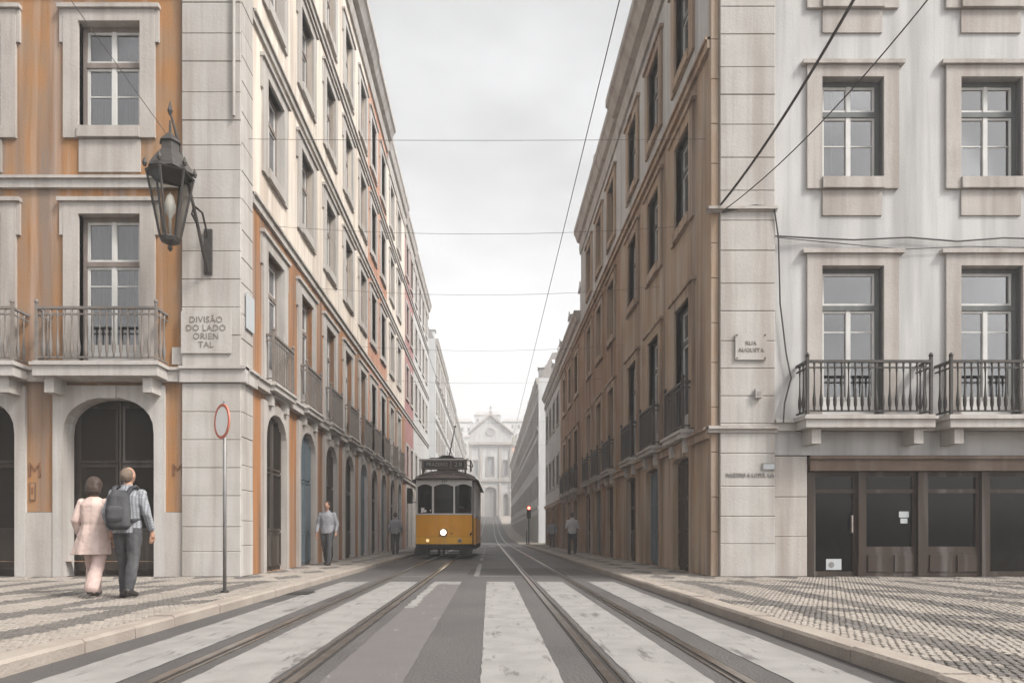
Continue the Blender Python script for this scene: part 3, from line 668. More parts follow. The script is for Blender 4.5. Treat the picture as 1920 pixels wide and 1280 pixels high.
# ------------------------------------------------------------------ writing and small fittings on the corner buildings
p = thing('wall_plaque', 'pale stone plaque engraved with capital letters on the left corner pier', 'plaque', (-5.66, FZ-.10, 5.0))
MB().box(-.5,.5,-.035,-.004,-.42,.42).build('plaque_slab', 'stone_w', p)
for i, s_ in enumerate(('DIVISÃO','DO LADO','ORIEN','TAL')): text('lettering', s_, .17, 'letter', p, (0,-.038,.245-i*.165))
p = thing('street_sign', 'small white street name plate with four bolts on the right corner pier', 'sign', (5.22, FZ-.10, 4.71))
MB().box(-.31,.31,-.03,-.004,-.26,.26).build('sign_plate', 'stone_w', p)
text('lettering', 'RUA', .11, 'letter', p, (0,-.034,.07)); text('lettering', 'AUGUSTA', .11, 'letter', p, (0,-.034,-.07))
for sx in (-.28,.28):
    for sz in (-.23,.23): MB().lathe([(.018,-.038),(.012,-.028)],(sx,0,sz),6,'y').build('bolt','iron',p)
p = thing('wall_lettering', 'raised grey company name across the right corner pier', 'lettering', (5.22, FZ-.095, 2.15)); text('lettering', 'MARTINS & LOPES, Lda', .115, 'letter_faint', p, (0,0,0), 0, .80, .01)
p = thing('wall_plate', 'small grey plate above the lettering on the right corner pier', 'plate', (5.58, FZ-.10, 2.32)); MB().box(-.13,.13,-.02,-.003,-.07,.07).build('plate', 'letter_faint', p); MB().box(-.11,.11,-.026,-.021,-.05,.05).build('plate_face', 'notice', p)
p = thing('alarm_box', 'small square pale box on the right corner pier below the street plate', 'alarm box', (5.37, FZ-.10, 3.78)); MB().box(-.07,.07,-.07,-.003,-.09,.09).build('housing', 'stone_w', p); MB().box(-.04,.04,-.078,-.071,-.05,.03).build('cover', 'letter_faint', p)
p = thing('street_sign', 'white street name plate on the street side of the left corner pier', 'sign', (FL+.06, FZ+.28, 5.5)); MB().box(-.22,.22,-.03,-.004,-.36,.36).build('sign_plate', 'notice', p, (0,0,0), R(90))
for c, lab in ((-9.18,'brown letter M on the ochre wall left of the arched doorway with the couple'),(-6.30,'brown letter M on the ochre wall between the doorway and the corner pier')):
    p = thing('wall_letter', lab, 'letter', (c+.02, FZ-.004, 2.25)); text('lettering', 'M', .42 if c < -7 else .36, 'letter_o', p, (0,0,0), 0, .9, .012)
p = thing('menu_frame', 'narrow framed card on the ochre wall under the left letter M', 'frame', (-9.20, FZ-.003, 1.83)); MB().box(-.055,.055,-.02,0,-.18,.18).build('frame', 'fascia', p); MB().box(-.042,.042,-.024,-.021,-.165,.165).build('card', 'ochre', p); MB().box(-.02,.02,-.028,-.025,-.06,.08).build('button_panel', 'letter_o', p)
p = thing('window_notice', 'pale blue white paper notice low on the glass shop door', 'notice', (6.97, FZ+.068, 0.36)); MB().box(-.155,.155,-.004,.0,-.11,.11).build('sheet', 'notice', p); MB().lathe([(.06,-.007),(.06,-.0045)],(-.05,0,-.01),12,'y').build('dark_spot', 'pole', p)
MB().box(-.1,.1,.0,.004,-.06,.06)
p = thing('window_notice', 'two small white cards stuck on the middle shop window', 'notice', (8.39, FZ+.066, 1.31)); MB().box(-.10,.10,-.004,0,.0,.12).build('sheet', 'notice', p); MB().box(-.07,.07,-.004,0,-.12,-.02).build('sheet', 'notice', p)

# wall lantern on the left corner
LX, LY = -5.9, FZ-1.15
ln = thing('wall_lantern', 'large iron wall lantern with glass sides on a curved bracket at the left corner pier', 'lantern', (-5.62, FZ-.10, 6.3))
def lp(x, y, z): return (x+5.62, y-(FZ-.10), z-6.3)
b = MB(); b.box(-.08,.08,-.05,-.002,-.15,.75)
b.tube([lp(-5.62,FZ-.14,6.2),lp(-5.60,FZ-.45,6.55),lp(-5.62,FZ-.8,7.2),lp(-5.72,FZ-1.0,7.85),lp(-5.82,FZ-1.12,8.45),lp(-5.9,FZ-1.15,8.75)], [.035,.035,.032,.03,.026,.02], 8)
b.tube([lp(-5.62,FZ-.14,6.9),lp(-5.62,FZ-.4,7.25),lp(-5.66,FZ-.7,7.25),lp(-5.66,FZ-.78,7.05),lp(-5.63,FZ-.66,6.95)], .022, 8)
b.lathe([(.001,8.98-6.3),(.03,8.86-6.3),(.05,8.78-6.3),(.02,8.70-6.3)], lp(LX,LY,6.3), 8); b.build('bracket', 'iron', ln, smooth=False)
b = MB(); ctr = lp(LX,LY,6.3)
def hexring(r, z): return [(ctr[0]+r*math.cos(R(60*k+30)), ctr[1]+r*math.sin(R(60*k+30)), z) for k in range(6)]
lo_r, hi_r, z0, z1 = .17, .40, .12, 1.30
A, Bq = hexring(lo_r, z0), hexring(hi_r, z1)
for k in range(6): b.tube([A[k],Bq[k]], .022, 5); b.tube([Bq[k],Bq[(k+1)%6]], .026, 5); b.tube([A[k],A[(k+1)%6]], .02, 5)
b.lathe([(.001,-.12),(.05,-.06),(.03,0),(.16,.06),(.19,.12)], ctr, 8); b.build('cage', 'iron', ln)
b = MB(); b.lathe([(.43,1.31),(.40,1.38),(.30,1.55),(.17,1.72),(.16,1.86),(.20,1.88),(.10,2.0),(.03,2.08),(.02,2.3)], ctr, 6); 
for k in range(6): q = hexring(.42,1.38)[k]; b.lathe([(.03,0),(.05,.05),(.001,.17)], (q[0],q[1],1.36), 5)
b.build('cap', 'iron', ln)
A2, B2 = hexring(lo_r-.01, z0+.02), hexring(hi_r-.012, z1-.02)
for k in range(6): MB().quad(A2[k],A2[(k+1)%6],B2[(k+1)%6],B2[k]).build('pane', 'lampglass', ln)
MB().lathe([(.02,.12),(.03,.5),(.09,.62),(.10,.75),(.06,.9),(.001,.98)], ctr, 10).build('bulb', 'sign_w', ln, smooth=True)

# round sign on its pole
ts = thing('traffic_sign', 'round red ringed white sign turned sideways on a thin pole by the left kerb', 'traffic sign', (-3.88, 10.0, PH))
MB().tube([(0,0,-.02),(0,0,2.80)], .027, 8).build('pole', 'pole', ts, smooth=True); MB().lathe([(.06,0),(.06,.03),(.03,.03)],(0,0,0),10).build('base_ring', 'iron', ts)
def disc(r0, r1, y0, y1, n=28):
    b = MB(); vs = []
    for k in range(n):
        t = 2*math.pi*k/n
        for r_, yy in ((r0,y0),(r1,y0),(r1,y1),(r0,y1)): vs.append((r_*math.cos(t), yy, r_*math.sin(t)))
    fs = []
    for k in range(n):
        for j in range(4): fs.append((4*k+j,4*k+(j+1)%4,4*((k+1)%n)+(j+1)%4,4*((k+1)%n)+j))
    b.add(vs, fs); return b
sa = R(-45)
o = MB().lathe([(.222,-.035),(.222,-.045)],(0,0,0),28,'y').build('sign_face', 'sign_w', ts, (0,0,2.5), sa); disc(.215,.255,-.05,-.03).build('red_ring', 'red_ring', ts, (0,0,2.5), sa)

# traffic light at the far crossing, red lamp lit
tl = thing('traffic_light', 'traffic light showing red at the far end of the right pavement', 'traffic light', (3.15, 56.0-1.2, PH))
MB().tube([(0,0,0),(0,0,2.2)], .06, 8).build('pole', 'black', tl); MB().box(-.16,.16,-.14,.14,2.1,3.1).build('housing', 'black', tl)
M['redlamp'] = plain('red_lamp', (.5,.03,.02), .4, emit=(1,.08,.05), es=6.0); M['offlamp'] = plain('unlit_lamp', (.03,.04,.03), .3)
for z, m in ((2.92,'redlamp'),(2.6,'offlamp'),(2.28,'offlamp')):
    MB().lathe([(.115,-.16),(.11,-.141)],(0,0,z),14,'y').build('lamp', m, tl)
    MB().tube([(-.13,-.22,z+.03),(-.09,-.22,z+.1),(0,-.22,z+.135),(.09,-.22,z+.1),(.13,-.22,z+.03)], .012, 4).build('visor', 'black', tl)
tp = thing('street_post', 'second thin dark post further along the right kerb before the crossing', 'post', (2.98, 58-3.2, PH)); MB().lathe([(.07,0),(.05,.2),(.04,1.0),(.06,1.05),(.001,1.15)],n=8).build('shaft', 'black', tp)

# ------------------------------------------------------------------ overhead wires and cables
def wire(label, pts, r, m='wire', name='overhead_wire', cat='wire', group=None, sag=0.0, n=14):
    pts = [Vector(p) for p in pts]
    if len(pts) == 2 and sag:
        a, c = pts; pts = [a.lerp(c, i/n)-Vector((0,0,sag*4*(i/n)*(1-i/n))) for i in range(n+1)]
    b = MB(); b.tube(pts, r, 5); return tag(b.build(name, m), label, cat, group)
for x, s_ in ((-1.77,'left'),(1.26,'right')):
    wire('thin contact wire running above the %s tram track' % s_, [(x,-4,6.15),(x,64,6.15)], .006)
spans = ((15.6,8.0,.18),(17.9,7.45,.22),(22.5,7.2,.2),(27.0,7.1,.18),(36,7.0,.2),(46,7.0,.2))
for y, z, sg in spans:
    wire('span wire across the street %s' % {15.6:'just behind the corner piers, nearest of the six',17.9:'second from the front, above the street',22.5:'third from the front, between the brown and ochre walls',27.0:'fourth from the front, above the tram',36:'fifth from the front, behind the tram',46:'last before the crossing'}[y], [(FL+.02,y,z),(FR-.02,y,z)], .0045, sag=sg)
wire('faint high span wire between the two corner piers', [(FL+.02,FZ+.3,9.1),(FR-.02,FZ+.3,9.1)], .005, sag=.03)
wire('thick cable slanting from the right corner pier up and away over the crossing', [(4.62,FZ-.12,7.55),(5.2,8.2,8.9)], .024, 'cable', sag=.25)
wire('thin cable slanting beside the thick one from the right corner pier', [(4.7,FZ-.12,7.45),(6.3,8.6,8.7)], .011, 'cable', sag=.3)
wire('thin bright cable slanting across the upper window at left', [(-7.2,11.0,10.2),(-6.2,FZ-.12,8.6)], .007, 'wire')
wire('dark cable loosely fixed along the white front wall above the balcony windows', [(5.72,FZ-.1,6.93),(6.6,FZ-.06,6.90),(7.3,FZ-.08,6.86),(8.4,FZ-.06,6.92),(9.4,FZ-.06,6.84),(10.3,FZ-.08,6.90),(12.5,FZ-.06,6.86),(XR,FZ-.06,6.9)], .018, 'cable', 'wall_cable', 'cable')
wire('second thinner cable sagging under the first on the white front wall', [(5.75,FZ-.1,6.9),(7.0,FZ-.06,6.80),(8.3,FZ-.06,6.68),(9.6,FZ-.06,6.74),(11.4,FZ-.06,6.7)], .010, 'cable', 'wall_cable', 'cable')
wire('cable dropping down the edge of the right corner pier to the balcony', [(4.64,FZ-.13,7.40),(5.3,FZ-.13,7.53),(5.68,FZ-.13,7.50),(5.78,FZ-.1,6.9),(5.83,FZ-.06,5.6),(5.95,FZ-.06,4.6),(6.05,FZ-.06,4.1),(5.92,FZ-.06,3.6),(5.86,FZ-.14,3.2)], .017, 'cable', 'wall_cable', 'cable')

# ------------------------------------------------------------------ tram
M['yellow'] = mat('tram_yellow', (.92, .40, .008), .45, (.84, .35, .007), .8, .3, (.6,.25,.01), 2.5, .04, 12, spec=.45, grain=.05)
M['yellow_l'] = mat('tram_light_yellow', (.95, .48, .02), .4, (.88,.42,.018), .8, .3, (.65,.32,.06), 2.5, .04, 12, spec=.45, grain=.05)
M['cream_t'] = mat('tram_white', (.78, .76, .73), .5, (.70,.67,.64), .8, .3, (.5,.46,.42), 3, .04, 12)
M['roof_t'] = mat('tram_roof', (.155, .125, .112), .7, (.20,.165,.15), .8, 0, None, 2.5, .15, 20)
M['under'] = mat('tram_underframe', (.022, .020, .019), .75, (.035,.03,.026), .8)
M['tglass'] = glass('tram_glass', (.50,.48,.46), .0, .05, 1.3)
M['head'] = plain('headlight_lens', (.9,.85,.75), .2, emit=(1,.86,.66), es=6.0)
M['foglit'] = plain('lit_side_lamp', (.5,.35,.2), .2, emit=(1,.5,.2), es=.45); M['fog'] = plain('unlit_side_lamp', (.16,.14,.12), .2)
M['chrome'] = plain('lamp_rim', (.35,.27,.20), .35, .8)
M['wood_t'] = plain('tram_wood', (.16,.07,.035), .5); M['cloth_d'] = plain('dark_cloth', (.03,.03,.035), .9)
M['letter_t'] = plain('destination_letter', (.30,.28,.26), .7); M['board_t'] = plain('destination_board', (.03,.027,.025), .6)
T = thing('tram', 'old yellow and white tram with its headlight lit, coming down the left track', 'tram', (-1.77, 26.6, 0), R(-1.0))
BW = 1.10
def cf(x): return -.26*(1-min(1,(abs(x)/BW))**2)          # bow of the front, in plan
def curved(x0, x1, d0, d1, z0, z1, n=10, b=None, zf=None):
    b = b or MB(); vs = []
    for i in range(n+1):
        x = x0+(x1-x0)*i/n; y = cf(x); zz = z1 if zf is None else zf(x)
        vs += [(x,y+d0,z0),(x,y+d1,z0),(x,y+d1,zz),(x,y+d0,zz)]
    fs = [(0,1,2,3),tuple(4*n+j for j in (3,2,1,0))]
    for i in range(n):
        for j in range(4): fs.append((4*i+j,4*i+(j+1)%4,4*i+4+(j+1)%4,4*i+4+j))
    b.add(vs, fs); return b
curved(-BW,BW,0,.06,.86,1.71,16).build('front_panel', 'yellow', T, smooth=False)
curved(-BW,BW,-.012,.06,.58,.855,16).build('front_apron', 'yellow_l', T)
curved(-BW-.01,BW+.01,-.03,.08,.42,.575,16).build('bumper', 'under', T)
curved(-BW,BW,-.02,.07,1.712,1.765,16).build('belt_rail', 'cream_t', T)
fr = curved(-BW,BW,0,.07,2.92,3.08,16)
archz = lambda c, hw: (lambda x: 2.80+.10*math.cos(min(1,abs(x-c)/hw)*math.pi/2))
wins = ((-.74,.29),(.0,.375),(.76,.32))
for x0, x1 in ((-BW,-1.03),(-.45,-.375),(.375,.44),(1.08,BW)): curved(x0,x1,-.008,.07,1.765,2.915,2,fr)
for c, hw in wins:                                              # arched heads over the panes
    n = 10; vs = []
    for i in range(n+1):
        x = c-hw+2*hw*i/n; z = 2.80+.10*math.cos(abs(x-c)/hw*math.pi/2); vs += [(x,cf(x)-.004,z),(x,cf(x)-.004,2.93),(x,cf(x)+.06,2.93),(x,cf(x)+.06,z)]
    fs = []
    for i in range(n):
        for j in range(4): fs.append((4*i+j,4*i+(j+1)%4,4*i+4+(j+1)%4,4*i+4+j))
    fr.add(vs, fs)
frame = fr.build('front_frame', 'cream_t', T)
for c, hw in wins:
    curved(c-hw,c+hw,.03,.036,1.765,2.90,8).build('pane', 'tglass', frame)
    b = MB(); curved(c-hw,c-hw+.045,.005,.05,1.765,2.85,1,b); curved(c+hw-.045,c+hw,.005,.05,1.765,2.85,1,b); curved(c-hw+.045,c+hw-.045,.005,.05,1.765,1.80,6,b); b.build('pane_gasket', 'under', frame)
text('number', '577', .14, 'under', T, (.03,cf(0)-.008,3.0), 0, 1.0)
# side doors (dark recesses) and the wider saloon
for sx in (-1,1):
    x = sx*BW
    b = MB(); b.box(min(x,x-sx*.05),max(x,x-sx*.05),.0,.09,.42,3.0); b.box(min(x,x-sx*.05),max(x,x-sx*.05),.98,1.05,.42,3.0); b.build('door_post', 'under', T)
    b = MB(); b.box(min(x-sx*.10,x-sx*.14),max(x-sx*.10,x-sx*.14),.09,.98,.42,3.0); b.build('door', 'under', T)
    y0, y1, X = 1.05, 7.35, sx*1.20
    xa, xb = min(X,X-sx*.06), max(X,X-sx*.06)
    MB().box(xa,xb,y0,y1,.55,1.62).build('side_panel', 'yellow', T)
    b = MB(); b.box(xa,xb,y0,y1,1.625,1.74); b.box(xa,xb,y0,y1,2.75,3.08)
    nW = 6; pw = (y1-y0)/nW
    for i in range(nW+1): yy = y0+i*pw; b.box(xa,xb,max(y0,yy-.07),min(y1,yy+.07),1.74,2.75)
    sf = b.build('side_frame', 'cream_t', T)
    for i in range(nW): MB().box(X-sx*.035-.004,X-sx*.035+.004,y0+i*pw+.07,y0+(i+1)*pw-.07,1.74,2.75).build('pane', 'tglass', sf)
    MB().box(xa+.002,xb-.002,y0,y1,.36,.545).build('sill_beam', 'under', T)
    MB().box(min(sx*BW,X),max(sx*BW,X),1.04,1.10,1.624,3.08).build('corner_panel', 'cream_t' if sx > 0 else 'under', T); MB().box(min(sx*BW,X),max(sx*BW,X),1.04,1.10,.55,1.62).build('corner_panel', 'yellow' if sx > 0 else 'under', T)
MB().box(-1.1,1.1,8.3,8.36,.55,3.08).build('rear_panel', 'cream_t', T)
for sx in (-1,1): MB().box(min(sx*1.1,sx*1.05),max(sx*1.1,sx*1.05),7.35,8.3,.55,3.08).build('rear_side', 'yellow', T)
# roof: crown swelling from the front edge
b = MB(); nx, ny = 18, 14; ys = [-.40,-.36,-.25,-.05,.25,.6,1.0,1.6,3,5,6.8,7.6,8.2,8.5]; vs = []
for y in ys:
    f = min(1,max(0,(y+.40)/1.2))**.5; g_ = min(1,max(0,(8.5-y)/1.2))**.5; f = min(f,g_)
    hw = 1.30*min(1,.80+.20*min(1,(y+.40)/1.0))
    for i in range(nx+1):
        s_ = -1+2*i/nx; x = s_*hw; yy = y-.0
        if y < .5: yy = y+.34*(abs(s_)**2.4)*(1-max(0,y+.4)/.9 if y < .5 else 0)
        vs.append((x, yy, 3.10+.44*f*max(0,1-abs(s_)**2.2)**.62))
fs = []
for j in range(len(ys)-1):
    for i in range(nx): a = j*(nx+1)+i; fs.append((a,a+1,a+nx+2,a+nx+1))
b.add(vs, fs); rf = b.build('roof', 'roof_t', T, smooth=True)
b = MB(); edge = [vs[i] for i in range(nx+1)]; b.tube([(x,y,z-.01) for x,y,z in edge], .03, 6)
for sx in (0,nx): b.tube([(vs[j*(nx+1)+sx][0],vs[j*(nx+1)+sx][1],3.09) for j in range(len(ys))], .03, 6)
b.build('gutter', 'under', rf)
b = MB()
for k, (x0, x1) in enumerate(((-.95,-.36),(-.30,.38),(.44,.98))): b.tube([(x0+(x1-x0)*i/6, -.30+.16*abs((x0+(x1-x0)*i/6)/1.1)**2, 3.27-.10*abs((x0+(x1-x0)*i/6))**2+.025*math.sin(math.pi*i/6)) for i in range(7)], .016, 5)
b.build('drip_rail', 'under', rf)
# destination box
sb = MB().box(-.90,.88,.05,.32,3.50,3.86).build('sign_box', 'roof_t', T)
MB().box(-.80,.22,.035,.049,3.55,3.80).build('destination_panel', 'board_t', sb); MB().box(.30,.78,.035,.049,3.55,3.80).build('route_panel', 'board_t', sb)
text('lettering', 'PRAZERES', .205, 'letter_t', sb, (-.28,.032,3.675), 0, .88); text('digit', '2', .25, 'letter_t', sb, (.46,.032,3.675), 0, 1.1); text('digit', '8', .25, 'letter_t', sb, (.63,.032,3.675), 0, 1.1)
for x in (-.84,.82): MB().box(x-.04,x+.04,.12,.26,3.30,3.50).build('bracket', 'roof_t', sb)
MB().box(-.93,.91,.02,.36,3.862,3.90).build('box_lid', 'cream_t', sb)
# trolley base and roof rails
tr = MB(); tr.tube([(-.85,.9,3.92),(-.6,.9,4.02),(.65,.9,4.02),(.98,.9,3.9),(1.02,1.0,3.5)], .022, 6); tr.tube([(-.85,3.4,3.92),(-.6,3.4,4.02),(.65,3.4,4.02),(.98,3.4,3.9)], .022, 6)
for x in (-.85,-.6,.65,.98): tr.tube([(x,.9,3.94 if abs(x)>.7 else 4.02),(x,3.4,3.94 if abs(x)>.7 else 4.02)], .02, 6); tr.tube([(x,.9,3.45),(x,.9,3.95)], .02, 6)
trl = tr.build('roof_rail', 'under', T)
b = MB(); b.add([(-.62,1.2,3.9),(.62,1.2,3.9),(.18,1.2,4.17),(-.18,1.2,4.17),(-.62,2.6,3.9),(.62,2.6,3.9),(.18,2.6,4.17),(-.18,2.6,4.17)],[(0,1,2,3),(4,7,6,5),(0,4,5,1),(1,5,6,2),(2,6,7,3),(3,7,4,0)]); b.box(-.4,.4,1.3,2.5,3.5,3.9); b.build('trolley_base', 'under', T)
b = MB(); b.tube([(0,2.3,4.15),(.0,6.2,6.1)], [.03,.02], 6); b.tube([(-.06,6.2,6.12),(.06,6.2,6.12)], .04, 6); b.build('trolley_pole', 'under', T)
# lamps
hl = MB().lathe([(.145,-.02),(.16,.06),(.15,.10)],(0,0,0),20,'y').build('headlight', 'chrome', T, (0,cf(0)-.09,1.03))
MB().lathe([(.001,-.062),(.05,-.055),(.085,-.038),(.10,-.021)],(0,0,0),20,'y').build('lens', 'head', hl, smooth=True); MB().ball((0,-.066,0),.016,8,6).build('bulb_cap', 'under', hl)
for x, m in ((-.62,'foglit'),(.62,'fog')):
    q = MB().lathe([(.075,-.02),(.085,.04)],(0,0,0),16,'y').build('side_lamp', 'chrome', T, (x,cf(x)-.04,.715)); MB().lathe([(.001,-.04),(.05,-.032),(.065,-.021)],(0,0,0),14,'y').build('lens', m, q)
# chipped paint, hook, mirror, undergear
MB().box(-.05,.05,-.012,0,-.012,.014).build('paint_chip', 'under', T, (.31,cf(.31)-.002,.99)); MB().lathe([(.02,-.006),(.02,0)],(0,0,0),8,'y').build('bolt', 'under', T, (-.16,cf(-.16)-.001,.9))
b = MB(); b.add([(0,-.004,-.10),(.06,-.004,-.03),(.06,-.004,.09),(.02,-.004,.03),(-.03,-.004,.0)],[(0,1,2,3,4)]); b.build('paint_chip', 'under', T, (1.02,cf(1.02)-.012,.98))
MB().tube([(-.09,-.0,.05),(-.03,-.06,-.04),(.03,-.06,-.04),(.09,0,.05)], .022, 6).build('tow_hook', 'under', T, (0,cf(0)-.03,.5))
q = MB().tube([(-1.08,.0,2.2),(-1.25,-.08,2.2)], .018, 6).build('mirror_arm', 'under', T); MB().box(-1.43,-1.22,-.16,-.08,2.15,2.75).build('mirror', 'under', T)
b = MB(); b.add([(-1.12,-.05,.45),(-.62,-.2,.45),(-.62,-.2,.14),(-1.22,-.02,.07),(-1.12,.5,.45),(-.62,.5,.45),(-.62,.5,.14),(-1.22,.5,.07)],[(0,1,2,3),(4,7,6,5),(0,4,5,1),(1,5,6,2),(2,6,7,3),(3,7,4,0)])
b.build('step_guard', 'under', T)
b = MB(); b.add([(1.12,-.05,.45),(.62,-.2,.45),(.66,-.2,.06),(1.05,-.05,.14),(1.12,.5,.45),(.62,.5,.45),(.66,.5,.06),(1.05,.5,.14)],[(0,1,2,3),(4,7,6,5),(0,4,5,1),(1,5,6,2),(2,6,7,3),(3,7,4,0)]); b.build('step_guard', 'under', T)
lg = MB()
for z in (.10,.18,.26): lg.box(-.6,.62,.1+z,.16+z,z-.015,z+.02)
lg.build('life_guard', 'under', T)
MB().box(-1.05,1.05,.3,8.1,.34,.44).build('underframe', 'under', T)
for yy in (2.9,5.4):
    for sx in (-.46,.46): MB().lathe([(.33,-.03),(.33,.03)],(0,0,0),18,'x').build('wheel', 'under', T, (sx,yy,.345))
    MB().tube([(-.5,yy,.345),(.5,yy,.345)], .05, 8).build('axle', 'under', T)
# inside the cab and saloon
MB().box(-1.03,1.03,.2,8.25,.5,.56).build('floor', 'under', T); MB().box(-1.05,1.05,1.15,1.19,.56,3.05).build('bulkhead', 'room', T)
MB().box(.42,1.0,.25,.6,1.4,1.98).build('controller', 'wood_t', T); MB().lathe([(.13,0),(.11,.06),(.03,.09)],(.62,.4,1.98),12).build('hand_wheel', 'rail', T)
MB().box(-.36,.36,.12,.14,2.35,2.9).build('sun_blind', 'wood_t', T)
b = MB()
for x0,x1,z0,z1 in ((-.92,-.86,1.2,2.7),(-.60,-.55,1.2,2.7),(-.86,-.60,2.62,2.7),(.55,.6,2.0,2.7),(.9,.94,2.0,2.7)): b.box(x0,x1,1.10,1.14,z0,z1)
b.build('inner_door_frame', 'fascia', T)
for x, z, w, h in ((-.80,1.93,.09,.06),(-.72,1.86,.07,.045),(-.83,1.84,.06,.05),(-.5,1.88,.035,.03)): MB().box(x-w,x+w,cf(x)+.022,cf(x)+.027,z-h,z+h).build('sticker', 'sign_w', T)

# ------------------------------------------------------------------ people
def cone(b, p0, r0, p1, r1, n=12):
    p0, p1 = Vector(p0), Vector(p1); k = 5; pts = []; rs = []; d = (p1-p0).normalized()
    for i in range(k): a = -math.pi/2+math.pi/2*i/k; pts.append(p0+d*math.sin(a)*r0); rs.append(max(.0015,math.cos(a)*r0))
    pts += [p0, p1]; rs += [r0, r1]
    for i in range(1,k+1): a = math.pi/2*i/k; pts.append(p1+d*math.sin(a)*r1); rs.append(max(.0015,math.cos(a)*r1))
    b.tube(pts, rs, n)
def loft(b, rings, n=20, fold=0, fk=7):
    vs = []
    for (cx,cy,z,rx,ry) in rings:
        for k in range(n):
            t = 2*math.pi*k/n; f = 1+fold*math.sin(fk*t+z*3); vs.append((cx+rx*f*math.cos(t), cy+ry*f*math.sin(t), z))
    fs = []
    for i in range(len(rings)-1):
        for k in range(n): a = i*n+k; c = i*n+(k+1)%n; fs.append((a,c,c+n,a+n))
    fs.append(tuple(range(n))[::-1]); fs.append(tuple((len(rings)-1)*n+k for k in range(n))); b.add(vs, fs)
_tx = bpy.data.textures.new('folds', 'CLOUDS'); _tx.noise_scale = .11; _tx.noise_depth = 2
def fuse(b, name, m, parent, voxel=.012, smooth=4, folds=0.0):
    me = b.mesh('t', m); o = bpy.data.objects.new('t', me); COL.objects.link(o)
    r = o.modifiers.new('r','REMESH'); r.mode = 'VOXEL'; r.voxel_size = voxel
    s_ = o.modifiers.new('s','SMOOTH'); s_.iterations = smooth; s_.factor = .5
    if folds: d_ = o.modifiers.new('d','DISPLACE'); d_.texture = _tx; d_.strength = folds; d_.mid_level = .5; d_.texture_coords = 'LOCAL'
    dg = bpy.context.evaluated_depsgraph_get(); dg.update(); m2 = bpy.data.meshes.new_from_object(o.evaluated_get(dg), depsgraph=dg); m2.name = name
    bpy.data.objects.remove(o); m2.polygons.foreach_set('use_smooth',[True]*len(m2.polygons)); m2.materials.clear(); m2.materials.append(M[m])
    return put(m2, name, parent)
M['skin'] = mat('skin', (.38,.22,.155), .6, (.34,.19,.13), .6, grain=.03)
M['hair'] = mat('dark_hair', (.045,.03,.024), .55, (.07,.045,.035), .7, .4, None, 12, grain=.05)
M['hair_g'] = mat('thin_greying_hair', (.16,.115,.085), .7, (.22,.165,.13), .7, .3, None, 12)
M['coat'] = mat('blush_cotton', (.54,.42,.375), .9, (.48,.36,.32), .7, .3, (.42,.32,.29), 5, .2, 20, grain=.04)
M['blush'] = mat('pink_trousers', (.52,.385,.345), .9, (.44,.33,.30), .7, .3, None, 5, .2, 20, grain=.04)
M['trouser'] = mat('charcoal_trousers', (.06,.06,.064), .9, (.085,.085,.088), .7, .4, None, 6, .2, 20)
M['pack'] = mat('dark_backpack_cloth', (.038,.038,.042), .85, (.06,.06,.064), .7, .3, None, 8, .2, 30)
M['whiteshirt'] = mat('white_shirt', (.56,.56,.57), .9, (.48,.48,.49), .7, .3, None, 6)
M['blueshirt'] = mat('grey_shirt', (.30,.30,.32), .9, (.25,.25,.27), .7, .3, None, 6)
M['shoe'] = plain('shoe_leather', (.03,.026,.024), .5)
def plaid():
    m = bpy.data.materials.new('grey_plaid_shirt'); m.use_nodes = True; t = m.node_tree; b = t.nodes['Principled BSDF']; b.inputs['Roughness'].default_value = .9
    tc = _n(t,'ShaderNodeTexCoord'); prev = None
    for d in ('X','Z'):
        w = _n(t,'ShaderNodeTexWave', wave_type='BANDS', bands_direction=d); w.inputs['Scale'].default_value = 9.0; w.inputs['Distortion'].default_value = .4; w.inputs['Detail'].default_value = 0
        t.links.new(tc.outputs['Object'], w.inputs[0])
        mx = _n(t,'ShaderNodeMix',data_type='RGBA'); t.links.new(w.outputs['Fac'], mx.inputs[0])
        if prev is None: mx.inputs[6].default_value = (.34,.35,.37,1)
        else: t.links.new(prev, mx.inputs[6])
        mx.inputs[7].default_value = (.11,.115,.125,1) if d == 'X' else (.20,.205,.22,1); prev = mx.outputs[2]
    t.links.new(prev, b.inputs['Base Color']); return m
M['plaid'] = plaid()
